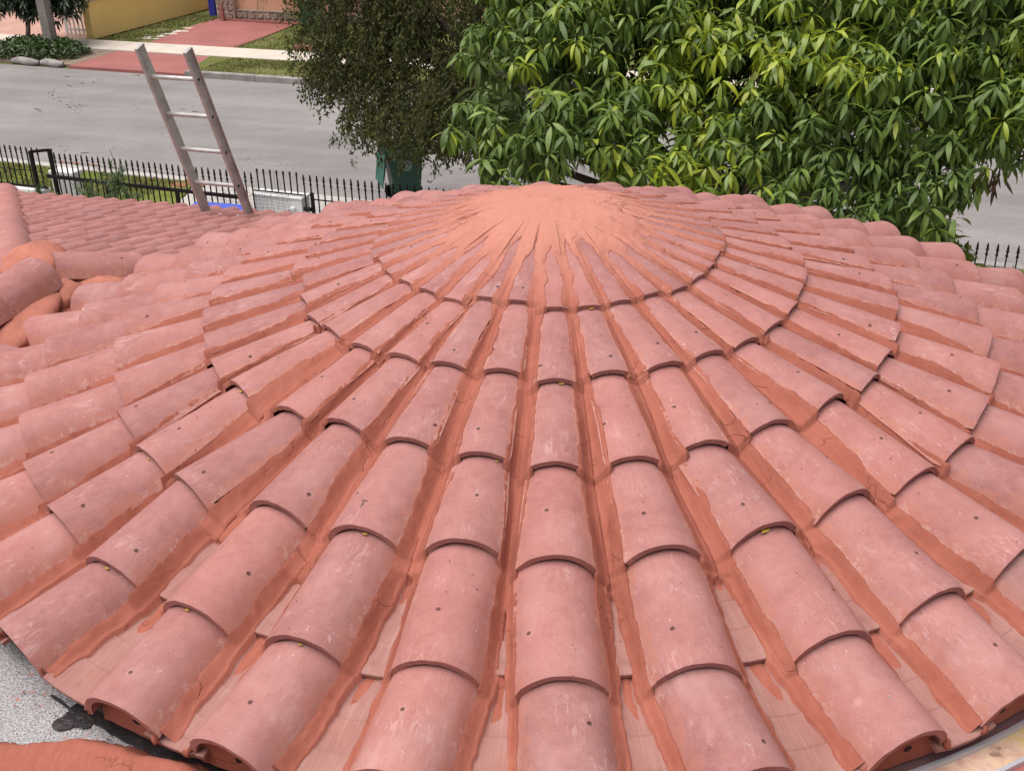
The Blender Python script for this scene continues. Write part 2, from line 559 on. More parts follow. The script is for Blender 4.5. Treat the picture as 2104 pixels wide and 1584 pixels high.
def mat_alu():
    t = NT("ladder_aluminium", 0.5, 0.5)
    v = t.geo()
    t.p.inputs['Metallic'].default_value = 0.35
    a = t.noise(v, 9, 5, 0.65)
    base = t.ramp(a, [(0.3, (0.34, 0.32, 0.31)), (0.6, (0.50, 0.485, 0.475))])
    red = t.ramp(t.noise(v, 4.0, 4, 0.6), [(0.61, 0.0), (0.73, 0.65)])
    base = t.mix(red, base, (0.33, 0.13, 0.095))
    base = t.mix(t.ramp(t.noise(v, 14, 5, 0.7), [(0.60, 0.0), (0.66, 0.9)]), base, (0.62, 0.60, 0.57))
    base = t.mix(t.ramp(t.noise(v, 11, 4, 0.7, 0.5), [(0.68, 0.0), (0.72, 0.9)]), base, (0.05, 0.045, 0.04))
    t.color(base); t.bump(a, 0.15, 0.003)
    return t.mat


M_ALU = mat_alu()


def mat_gravelroof():
    t = NT("mineral_roofing", 0.95, 0.2)
    v = t.geo()
    a = t.noise(v, 170, 2, 0.7)
    base = t.ramp(a, [(0.34, (0.10, 0.09, 0.095)), (0.50, (0.33, 0.32, 0.33)), (0.72, (0.52, 0.51, 0.52))])
    base = t.mix(t.ramp(t.noise(v, 5, 3), [(0.55, 0.0), (0.7, 0.35)]), base, (0.25, 0.22, 0.22))
    red = t.math('MULTIPLY', t.ramp(t.noise(v, 40, 2), [(0.62, 0.0), (0.66, 0.8)]), t.ramp(t.noise(v, 7, 2), [(0.5, 0.0), (0.62, 1.0)]))
    base = t.mix(red, base, (0.40, 0.14, 0.10))
    t.color(base); t.bump(a, 0.7, 0.006)
    return t.mat


M_GRAVEL = mat_gravelroof()


def mat_board():
    t = NT("worn_board", 0.8, 0.3)
    v = t.geo()
    a = t.noise(v, 9, 5, 0.65, 0.5)
    base = t.ramp(a, [(0.35, (0.40, 0.21, 0.17)), (0.5, (0.52, 0.36, 0.26)), (0.62, (0.50, 0.36, 0.13))])
    base = t.mix(t.ramp(t.noise(v, 22, 4), [(0.62, 0.0), (0.70, 0.6)]), base, (0.10, 0.065, 0.055))
    base = t.mix(t.ramp(t.noise(v, 13, 4), [(0.6, 0.0), (0.7, 0.7)]), base, (0.45, 0.36, 0.37))
    t.color(base); t.bump(a, 0.4, 0.006)
    return t.mat


M_BOARD = mat_board()
M_REDROOF = mottled("red_painted_roof", (0.33, 0.10, 0.085), 0.2, 5)
M_ORANGE_EARTH = mat_ground("mulch", (0.30, 0.15, 0.08), (0.26, 0.12, 0.065), (0.22, 0.13, 0.08), 4)
M_GRASSF = mat_ground("grass_far", (0.19, 0.150, 0.08), (0.125, 0.14, 0.042), (0.08, 0.125, 0.026), 1.1)
M_GRASSN = mat_ground("grass_near", (0.20, 0.19, 0.06), (0.14, 0.165, 0.035), (0.09, 0.13, 0.022), 1.6)
M_DIRT = mat_ground("bare_earth", (0.20, 0.145, 0.10), (0.24, 0.19, 0.145), (0.26, 0.23, 0.20), 2.5)
M_GROUND = mat_ground("ground", (0.15, 0.12, 0.08), (0.12, 0.125, 0.045), (0.08, 0.11, 0.03), 0.4)
M_BLADE = mat_leaf("grass_blade", (0.08, 0.11, 0.022), (0.145, 0.175, 0.04), rough=0.7, trans=0, spec=0.1)
M_DRYBL = mat_leaf("dry_blade", (0.22, 0.17, 0.08), (0.28, 0.22, 0.12), rough=0.8, trans=0, spec=0.1)
ML_OLD = mat_leaf("mango_leaf_mature", (0.052, 0.096, 0.018), (0.105, 0.158, 0.034), rough=0.48, trans=0.2, spec=0.35)
ML_MID = mat_leaf("mango_leaf_middle", (0.085, 0.15, 0.018), (0.155, 0.225, 0.034), rough=0.45, trans=0.22)
ML_NEW = mat_leaf("mango_leaf_young", (0.20, 0.28, 0.022), (0.33, 0.38, 0.035), rough=0.42, trans=0.30)
ML_DRY = mat_leaf("mango_leaf_dry", (0.085, 0.045, 0.03), (0.13, 0.075, 0.05), rough=0.8, trans=0)
ML_OLIVE = mat_leaf("olive_leaf", (0.026, 0.031, 0.010), (0.070, 0.075, 0.022), rough=0.65, spec=0.15, trans=0.08)
ML_DARK = mat_leaf("dark_leaf", (0.012, 0.028, 0.012), (0.028, 0.05, 0.02), rough=0.4, trans=0.08)
ML_COVER = mat_leaf("cover_leaf", (0.03, 0.06, 0.015), (0.055, 0.09, 0.022), rough=0.5, trans=0.1)
ML_PALM = mat_leaf("palm_leaf", (0.16, 0.13, 0.05), (0.24, 0.19, 0.07), rough=0.6, trans=0.1)
ML_POD = mat_leaf("needle_leaf", (0.045, 0.075, 0.03), (0.09, 0.13, 0.045), rough=0.5, trans=0.15)
ML_YEL = mat_leaf("yellow_green_leaf", (0.11, 0.15, 0.02), (0.22, 0.25, 0.03), rough=0.45, trans=0.2)
M_SCRAP = mottled("dry_yellow_leaf", (0.45, 0.28, 0.05), 0.2, 20)

# ------------------------------------------------------------------ street frame (u along the street, v away from the house)
SA = R(-22.5)
TU = np.array([math.cos(SA), math.sin(SA), 0.0])
TV = np.array([-math.sin(SA), math.cos(SA), 0.0])
ZZ = np.array([0, 0, 1.0])
SAX = (TU, TV, ZZ)


def S(u, v, z=0.0):
    return TU * u + TV * v + ZZ * z


def sheet(name, poly, z, mat, parent=None, thick=None):
    """flat polygon in street coordinates; a slab when thick is given"""
    n = len(poly)
    mb = MB()
    vs = [S(u, v, z) for u, v in poly]
    if thick:
        vs += [S(u, v, z - thick) for u, v in poly]
        fs = [tuple(range(n)), tuple(range(2 * n - 1, n - 1, -1))]
        fs += [(i, i + n, (i + 1) % n + n, (i + 1) % n) for i in range(n)]
        mb.add(vs, fs)
    else:
        mb.add(vs, [tuple(range(n))])
    return mb.build(name, mat, parent)


def rect(u0, u1, v0, v1):
    return [(u0, v0), (u1, v0), (u1, v1), (u0, v1)]


# ground
g = 600
tag(sheet("ground", rect(-g, g, -g, g), -0.02, M_GROUND), "wide flat ground of the suburb under everything", kind='structure')
tag(sheet("road", rect(-300, 300, 14.15, 22.72), -0.012, M_ASPH), "weathered grey asphalt street", kind='structure')
# grooves, tar and drip marks on the road: thin flat stains
mb = MB()


def blotch(mb, u, v, ru, rv, z=-0.007, k=9, rot=0.0):
    a0 = rng.random() * 6
    p = []
    for i in range(k):
        a = a0 + 2 * math.pi * i / k
        q = 0.6 + 0.6 * rng.random()
        x, y = ru * q * math.cos(a), rv * q * math.sin(a)
        p.append(S(u + x * math.cos(rot) - y * math.sin(rot), v + x * math.sin(rot) + y * math.cos(rot), z))
    mb.add(p, [tuple(range(k))])


for (u, v) in ((-20.5, 18.2), (-19.4, 18.9), (-17.0, 19.5), (-22.6, 21.6), (-18.2, 15.0), (-16.5, 15.3), (-12.5, 16.0), (-12.2, 20.6), (-10.8, 20.4), (-11.5, 20.9), (-9.2, 19.6), (-6.5, 14.9), (-6.2, 14.6), (3.2, 16.8)):
    for q in range(random.randint(1, 5)):
        blotch(mb, u + rng.normal(0, 0.35), v + rng.normal(0, 0.12), 0.04 + 0.11 * rng.random(), 0.012 + 0.022 * rng.random(), rot=rng.normal(0, 0.4))
path = [(-18.9, 18.3), (-19.6, 18.9), (-20.6, 19.3), (-21.5, 20.0), (-21.6, 20.8), (-21.3, 21.6), (-20.8, 22.2), (-20.3, 22.6)]
for (a, b) in zip(path[:-1], path[1:]):
    for q in range(6):
        t = rng.random()
        blotch(mb, a[0] + (b[0] - a[0]) * t + rng.normal(0, 0.10), a[1] + (b[1] - a[1]) * t + rng.normal(0, 0.08), 0.025 + 0.03 * rng.random(), 0.012 + 0.018 * rng.random())
tag(mb.build("road_stains", M_TAR), "dark oil drips and tar flecks on the grey asphalt", kind='stuff')

# far side: kerb, verge, aprons, sidewalk, drives
KER = empty("kerb", S(-18, 22.7))
tag(KER, "weathered grey kerb along the far side of the street", kind='structure')
u = -19.1
while u < 20:
    mb = MB()
    L = 1.9 + 0.5 * rng.random()
    mb.box(S(u + L / 2, 22.80, 0.055), (L - 0.012, 0.2, 0.19), SAX)
    o = mb.build("kerb_stone", M_KERB, KER, bevel=0.02)
    u += L
mb = MB()
# rounded old kerb stones before the planted mound
for (u0, u1) in ((-25.4, -24.35), (-24.3, -23.45)):
    mb = MB()
    n = 7
    for i in range(n):
        pass
    pts = [S(u0 + (u1 - u0) * i / 6, 22.86 + 0.06 * math.sin(i), 0.07) for i in range(7)]
    mb.tube(pts, [0.07, 0.12, 0.13, 0.125, 0.13, 0.11, 0.06], 8)
    mb.build("kerb_stone", M_KERB, KER, smooth=True, sharp=60)
VERGE_Z = 0.09
tag(sheet("grass_verge", [(-19.15, 22.9), (30, 22.9), (30, 25.02), (-19.85, 25.02)], VERGE_Z, M_GRASSF, thick=0.1), "grass strip between kerb and sidewalk", kind='structure')
tag(sheet("driveway_apron", [(-23.15, 22.72), (-19.1, 22.72), (-19.85, 25.02), (-23.25, 25.02)], 0.07, M_REDDRV, thick=0.09), "red painted driveway apron at the far kerb", kind='structure')
tag(sheet("planting_strip", [(-60, 22.9), (-23.2, 22.9), (-23.3, 25.02), (-60, 25.02)], 0.06, M_DIRT, thick=0.08), "bare earth strip beside the red apron", kind='structure')
SW = empty("sidewalk", S(-20, 25.7))
tag(SW, "pale concrete sidewalk of jointed slabs across the street", kind='structure')
base = sheet("slab_bed", rect(-80, 60, 25.02, 26.33), 0.055, M_DIRT, SW)
for i in range(-9, 24):
    u0 = -23.6 + i * 1.59
    sheet("slab", rect(u0 + 0.008, u0 + 1.582, 25.03, 26.32), 0.1 + 0.004 * rng.random(), M_CONC, SW, thick=0.1)
tag(sheet("driveway", [(-23.1, 26.34), (-19.85, 26.34), (-20.35, 31.1), (-23.9, 31.1)], 0.085, M_REDDRV, thick=0.09), "red painted driveway running up to the peach house", kind='structure')
tag(sheet("lawn", [(-25.2, 26.34), (-23.12, 26.34), (-23.92, 31.3), (-25.2, 34)], 0.07, M_GRASSF, thick=0.08), "patchy lawn between yellow wall and red driveway", kind='structure')
tag(sheet("lawn", [(-19.82, 26.34), (12, 26.34), (12, 31.2), (-20.3, 31.2)], 0.07, M_GRASSF, thick=0.08), "lawn to the right of the red driveway", kind='structure')
mb = MB()
for k in range(26):
    blotch(mb, -23.4 + rng.normal(0, 0.25) - 0.05 * (k % 5), 26.9 + 2.3 * rng.random(), 0.10 + 0.14 * rng.random(), 0.06 + 0.09 * rng.random(), 0.076 + 0.0006 * k)
tag(mb.build("rubble", M_CONC), "pale rubble and bare ground at the driveway edge", kind='stuff')
tag(sheet("paved_yard", [(-70, 26.34), (-25.62, 26.34), (-25.62, 40), (-70, 40)], 0.09, M_PEACHP, thick=0.09), "peach paved yard behind the white gate", kind='structure')
sheet_ = sheet("paved_yard", [(-60, 22.74), (-26.6, 22.74), (-26.4, 25.01), (-60, 25.01)], 0.074, M_PEACHP, thick=0.02)
tag(sheet_, "peach paved apron left of the planted mound", kind='structure')


def blades(name, n, polys, z, h, label, mats, dry=0.3, wid=0.012, spread=0.5):
    pts = []
    for (u0, u1, v0, v1, w) in polys:
        m = int(n * w)
        P = np.stack([rng.uniform(u0, u1, m), rng.uniform(v0, v1, m)], 1)
        keep = fbm(P[:, 0] * 1.4, P[:, 1] * 1.4, 5) + rng.normal(0, 0.12, m) > 0.45
        pts.append(P[keep])
    P = np.concatenate(pts)
    n = len(P)
    base = P[:, :1] * TU + P[:, 1:] * TV + z * ZZ
    a = rng.uniform(0, 2 * math.pi, n)
    d = np.stack([np.cos(a), np.sin(a), np.zeros(n)], 1)
    q = np.stack([-np.sin(a), np.cos(a), np.zeros(n)], 1)
    hh = h * rng.uniform(0.5, 1.3, n)[:, None]
    w = wid * rng.uniform(0.7, 1.4, n)[:, None]
    lean = d * hh * spread * rng.uniform(0.3, 1.4, n)[:, None]
    V = np.stack([base - q * w, base + q * w, base + lean * 0.5 + ZZ * hh * 0.6 + q * w * 0.8, base + lean * 0.5 + ZZ * hh * 0.6 - q * w * 0.8,
                  base + lean * 1.3 + ZZ * hh], 1)
    i = np.arange(n)[:, None] * 5
    tri = np.concatenate([i + np.array([[0, 1, 2]]), i + np.array([[0, 2, 3]]), i + np.array([[3, 2, 4]])], 0)
    mi = (rng.random(n) < dry).astype(int)
    me = mesh_np(name, V.reshape(-1, 3), tri, mats, np.concatenate([mi, mi, mi]))
    return tag(obj(name, me), label, kind='stuff')


blades("grass", 42000, [(-19.0, -12.5, 22.95, 24.98, 0.5), (-25.1, -23.6, 26.4, 31.5, 0.22), (-20.0, -15.5, 26.4, 31.0, 0.28)], 0.085, 0.045,
       "short patchy grass on the far verge and lawns", [M_BLADE, M_DRYBL], 0.35, 0.009)

# near side
tag(sheet("near_verge", [(-60, 11.4), (-12.9, 11.4), (-11.9, 12.4), (-12.6, 14.0), (-60, 14.0)], 0.05, M_GRASSN, thick=0.06), "grass verge between the iron fence and the near kerb", kind='structure')
tag(sheet("near_verge", [(-0.5, 11.4), (60, 11.4), (60, 14.0), (-0.5, 14.0)], 0.05, M_GRASSN, thick=0.06), "grass verge under the right hand trees", kind='structure')
tag(sheet("paved_apron", [(-12.9, 11.36), (-0.5, 11.36), (-0.5, 14.12), (-12.6, 14.12), (-11.9, 12.4)], 0.03, M_PAVER, thick=0.04), "pale paved apron outside the sliding gate", kind='structure')
APRON = bpy.data.objects["paved_apron"]
for i in range(8):
    for k in range(4):
        sheet("paver", rect(-12.2 + i * 0.6 + 0.008, -11.6 + i * 0.6 - 0.008, 11.40 + k * 0.6 + 0.008, 12.0 + k * 0.6 - 0.008), 0.045 + 0.003 * rng.random(), M_PAVER, APRON, thick=0.02)
NK = empty("near_kerb", S(-14, 14.1)); tag(NK, "low pale kerb along the near verge", kind='structure')
for i in range(24):
    for (uu, ok) in ((-15.0 - i * 2.0, True), (0.5 + i * 2.0, True)):
        b = MB(); b.box(S(uu + (1.0 if uu > 0 else 1.2), 14.1, 0.02), (1.985, 0.2, 0.12), SAX)
        b.build("kerb_stone", M_KERB if uu > 0 else M_PAVER, NK, bevel=0.015)
blades("grass", 22000, [(-19, -12.9, 11.75, 13.95, 0.8), (-0.3, 5, 11.6, 13.9, 0.4)], 0.05, 0.05, "short yellow green grass on the near verge", [M_BLADE, M_DRYBL], 0.4, 0.008)
mb = MB()
for (cu, cv, n) in ((-12.7, 13.8, 9), (-15.9, 14.35, 5)):
    for k in range(n):
        blotch(mb, cu + rng.normal(0, 0.35), cv + rng.normal(0, 0.16), 0.18, 0.07, 0.056 + 0.0007 * k)
tag(mb.build("mulch", M_ORANGE_EARTH), "orange brown mulch patches by the near kerb", kind='stuff')
tag(sheet("yard", rect(-60, 60, -14, 11.35), 0.012, M_PAVER, thick=0.03), "paved front yard behind the iron fence", kind='structure')
# ------------------------------------------------------------------ the house: turret roof
HOUSE = empty("house", (0, 0, 0))
tag(HOUSE, "house with pink barrel tile roofs and a conical tiled turret", "house")
EX = 0.37                                   # exposed tile length
CA = 0.28276
sa, ca = math.sin(CA), math.cos(CA)
TOP = 0.132
TILT = 0.033
TILTK = np.array([0.02, 0.020, 0.021, 0.028, 0.033, 0.033, 0.033])
APEX = np.array([0, 0, 6.6 - 4.01881 * EX - (TOP - 0.0925) / ca])
PH0 = -0.02775
NC = 36
SR = np.array([0, 1.94282, 2.88756, 3.9208, 4.95474, 6.01302, 6.91444]) * EX
# how far single tiles sit out of the regular pattern (down the slope in exposures, round the cone in degrees)
OFF = {(1, 0): (0.023, 0.51), (1, -1): (-0.072, -0.54), (1, -2): (-0.082, -0.3), (1, -3): (0.03, 0.09), (1, 1): (0.027, 0.1), (1, 2): (0.008, -0.52), (1, 3): (-0.007, 0.28), (2, 0): (0.098, -0.02), (2, -1): (-0.022, -0.04), (2, -2): (-0.03, -0.74), (2, -3): (-0.019, -0.24), (2, -4): (0.014, 0.23), (2, -5): (-0.002, -1.06), (2, -6): (0.016, 2.0), (2, -7): (-0.047, 1.6), (2, -8): (-0.115, 1.0), (2, 1): (0.024, -0.17), (2, 2): (0.02, 0.66), (2, 3): (0.01, 0.26), (3, 0): (0.093, -0.41), (3, -1): (0.007, 0.2), (3, -2): (-0.054, -0.03), (3, -3): (-0.086, -0.5), (3, -4): (-0.013, 0.63), (3, -5): (0.039, -1.5), (3, -6): (0.066, -0.03), (3, -7): (0.018, 0.61), (3, -8): (0.011, 0.2), (3, -9): (0.009, -0.07), (3, 1): (0.078, -0.62), (3, 2): (0.018, -0.71), (3, 3): (-0.014, -0.29), (3, 4): (-0.013, 1.22), (3, 5): (0.044, 0.52), (3, 6): (-0.017, -1.2), (3, 7): (-0.017, -0.87), (3, 8): (-0.039, 0.4), (3, 9): (0.005, 0.9), (4, 0): (0.05, -0.51), (4, -1): (-0.073, 0.46), (4, -2): (-0.058, 0.14), (4, -3): (-0.062, -0.16), (4, -4): (0.084, -1.63), (4, -5): (0.079, -0.26), (4, -6): (0.04, 0.64), (4, -7): (-0.038, 0.71), (4, -8): (0.011, -0.66), (4, -9): (0.066, -1.05), (4, 1): (0.015, -0.39), (4, 2): (-0.025, 0.28), (4, 3): (-0.087, 0.68), (4, 4): (0.019, 0.36), (4, 5): (0.032, -0.99), (4, 6): (-0.03, -1.01), (4, 7): (-0.014, -0.72), (4, 8): (-0.034, -0.82), (4, 9): (0.019, 0.22), (4, 10): (0.087, 0.55), (4, 11): (0.102, 0.52), (5, 0): (0.077, -0.23), (5, -1): (0.0, 0.5), (5, -2): (-0.009, 0.17), (5, -3): (0.003, 0.16), (5, -4): (0.002, -0.1), (5, -5): (-0.042, 0.13), (5, -6): (-0.043, 1.01), (5, -7): (-0.073, 0.65), (5, -8): (-0.026, 0.76), (5, -9): (0.046, 0.08), (5, -10): (0.022, 0.27), (5, 1): (0.045, -0.52), (5, 2): (0.007, 0.3), (5, 3): (-0.038, 0.26), (6, -3): (0.029, 0.63), (6, -2): (0.033, -0.89), (6, 2): (0.007, 0.91), (6, -1): (-0.024, -0.28), (6, 12): (-0.025, -0.08), (6, 13): (0.072, 0.61)}
CS = np.zeros((NC, 7))      # slope distance of each course end, per column
CP = np.zeros((NC, 7))      # azimuth of each course end, per column
for j in range(NC):
    jj = j if j <= 18 else j - 36
    for k in range(1, 7):
        d = OFF.get((k, jj), (rng.normal(0, 0.03), rng.normal(0, 0.35)))
        CS[j, k] = SR[k] + d[0] * EX
        CP[j, k] = PH0 + jj * 2 * math.pi / NC + R(d[1])
    CP[j, 0] = PH0 + jj * 2 * math.pi / NC


def deck(s, ph, h=0.0):
    s, ph, h = np.broadcast_arrays(s, ph, h)
    r = s * ca + h * sa
    return np.stack([r * np.sin(ph), -r * np.cos(ph), APEX[2] - s * sa + h * ca], -1)


WID = {1: (0.02, 0.096), 2: (0.100, 0.140), 3: (0.125, 0.175), 4: (0.170, 0.246), 5: (0.236, 0.264), 6: (0.252, 0.270)}   # cut widths (top, bottom)
AH, AR, TH = 0.145, 0.138, 0.018


def arc(x):
    return AH * (1 - np.sqrt(np.clip(1 - (x / AR) ** 2, 0, 1)))


def tile_mesh(name, wb, wt, L, exposure, mat, seed=0, rough=0.0, nx=14, tilt=0.033):
    """barrel cover tile: origin at its low end on the deck, y up the slope"""
    ys = np.array([0.0, 0.004, 0.03, L * 0.4, L * 0.7, L])
    t = np.linspace(-1, 1, nx + 1)
    rows_t, rows_b = [], []
    for i, y in enumerate(ys):
        w = (wb + (wt - wb) * y / L) / 2
        jag = (fbm(t * 0 + y * 35, np.sign(t) * 3.0, seed) - 0.5) * rough
        x = t * (w + jag * np.abs(t) ** 6)
        z = TOP - tilt * y / exposure - arc(np.clip(x, -AR, AR))
        z = z + (fbm(x * 18, y * 9, seed + 5) - 0.5) * 0.0022
        if i == 0:
            z = z - 0.0018
        yy = y + (fbm(x * 40, 0.3, seed + 9) - 0.5) * (0.005 if y < 0.02 else 0)
        rows_t.append(np.stack([x, yy, z], 1))
        k = 1 - TH / AR * 1.02
        rows_b.append(np.stack([x * k, yy, z - TH * (0.85 + 0.15 * np.cos(t * 1.5))], 1))
    V = np.concatenate(rows_t + rows_b)
    n, m = nx + 1, len(ys)
    F = []
    for i in range(m - 1):
        for q in range(nx):
            a = i * n + q
            F.append((a, a + 1, a + n + 1, a + n))
            b = m * n + a
            F.append((b, b + n, b + n + 1, b + 1))
    for q in range(nx):
        F.append((q, m * n + q, m * n + q + 1, q + 1))
        a = (m - 1) * n + q
        F.append((a, a + 1, m * n + a + 1, m * n + a))
    for i in range(m - 1):
        a = i * n
        F.append((a, a + n, m * n + a + n, m * n + a))
        a = i * n + nx
        F.append((a, m * n + a, m * n + a + n, a + n))
    uu = np.tile(t, 2 * m); vv = np.concatenate([np.repeat(ys, n)] * 2)
    return mesh_np(name, V, np.array(F), mat, None, True, 40, np.stack([uu, vv], 1))


def frame(low, up, normal):
    y = up - low
    y /= np.linalg.norm(y)
    x = np.cross(y, normal); x /= np.linalg.norm(x)
    z = np.cross(x, y)
    return Matrix(((x[0], y[0], z[0], low[0]), (x[1], y[1], z[1], low[1]), (x[2], y[2], z[2], low[2]), (0, 0, 0, 1)))


TURRET = empty("turret_roof", tuple(APEX))
WM.pop(TURRET)
place(TURRET, HOUSE, Matrix.Translation(Vector(APEX)))
# boards under the tiles
n = 72
vs = [tuple(APEX + np.array([0, 0, -0.06]))]
for i in range(n):
    a = 2 * math.pi * i / n
    vs.append(tuple(deck(2.53, a, -0.06)))
for i in range(n):
    a = 2 * math.pi * i / n
    vs.append(tuple(deck(2.53, a, -0.06) + np.array([0, 0, -0.05])))
fs = [(0, 1 + i, 1 + (i + 1) % n) for i in range(n)] + [(1 + i, 1 + n + i, 1 + n + (i + 1) % n, 1 + (i + 1) % n) for i in range(n)]
obj("roof_deck", mesh_np("roof_deck", vs, fs, M_DECK), TURRET)

COVER = {}
for k in range(1, 7):
    Lk = (SR[k] - SR[k - 1]) + (0.07 if k > 1 else -0.21)
    for v in range(3):
        wt, wb = WID[k] if k > 1 else (0.062, 0.100)
        dw = (v - 1) * (0.006 if k < 5 else 0.002)
        COVER[k, v] = tile_mesh("cover_tile", wb + dw, wt + dw, Lk, SR[k] - SR[k - 1], M_TILE_D if k == 6 else M_TILE, 10 * k + v, 0.016 if k < 5 else 0.002, tilt=TILTK[k])
for j in range(NC):
    for k in range(1, 7):
        low = deck(CS[j, k], CP[j, k])
        s_up = CS[j, k - 1] if k > 1 else 0.12
        up = deck(s_up, CP[j, k - 1] if k > 1 else CP[j, 1])
        nrm = np.array([sa * math.sin(CP[j, k]), -sa * math.cos(CP[j, k]), ca])
        M = frame(low, up, nrm)
        M = M @ Matrix.Rotation(R(rng.normal(0, 1.0)), 4, 'Y') @ Matrix.Rotation(R(rng.normal(0, 0.35)), 4, 'Z')
        obj("cover_tile", COVER[k, random.randint(0, 2)], TURRET, M)

# pan tiles in the troughs
PS = np.array([3.95, 4.93, 5.90, 6.94]) * EX


def pan_mesh(seed):
    L = 0.42
    ys = np.array([0.0, 0.003, 0.110, 0.114, 0.1145, 0.215, 0.219, 0.2195, 0.33, L])
    lift = np.array([-0.002, 0, 0, 0.0022, 0.0, 0.0, 0.0022, 0.0, 0, 0]) + np.array([0.006] * 4 + [0.003] * 3 + [0.0] * 3)
    xs = np.linspace(-1, 1, 11)
    V, F = [], []
    n = len(xs)
    for lay in (0, 1):
        for y, l in zip(ys, lift):
            w = 0.102 - 0.010 * y / L
            x = xs * w
            z = -0.006 - 0.020 * y / 0.37 + l + 0.032 * (x / 0.12) ** 2 - lay * 0.014
            yy = y + (fbm(x * 30, 0.7, seed) - 0.5) * (0.006 if y < 0.01 else 0.0)
            V.append(np.stack([x, yy, z], 1))
    m = len(ys)
    for i in range(m - 1):
        for q in range(n - 1):
            a = i * n + q
            F.append((a, a + 1, a + n + 1, a + n))
            F.append((m * n + a, m * n + a + n, m * n + a + n + 1, m * n + a + 1))
    for q in range(n - 1):
        F.append((q, m * n + q, m * n + q + 1, q + 1))
    for i in range(m - 1):
        a = i * n; F.append((a, a + n, m * n + a + n, m * n + a))
        a = i * n + n - 1; F.append((a, m * n + a, m * n + a + n, a + n))
    return mesh_np("pan_tile", np.concatenate(V), F, M_PAN, None, True, 25)


PAN = [pan_mesh(i) for i in range(3)]
for j in range(NC):
    for k in range(1, 4):
        j2 = (j + 1) % NC
        pa, pb = CP[j, min(6, k + 3)], CP[j2, min(6, k + 3)]
        if pb < pa - 1: pb += 2 * math.pi
        ph = (pa + pb) / 2
        s = PS[k] + rng.normal(0, 0.012) * (k < 3)
        nrm = np.array([sa * math.sin(ph), -sa * math.cos(ph), ca])
        obj("pan_tile", PAN[random.randint(0, 2)], TURRET, frame(deck(s, ph), deck(s - 0.3, ph), nrm))

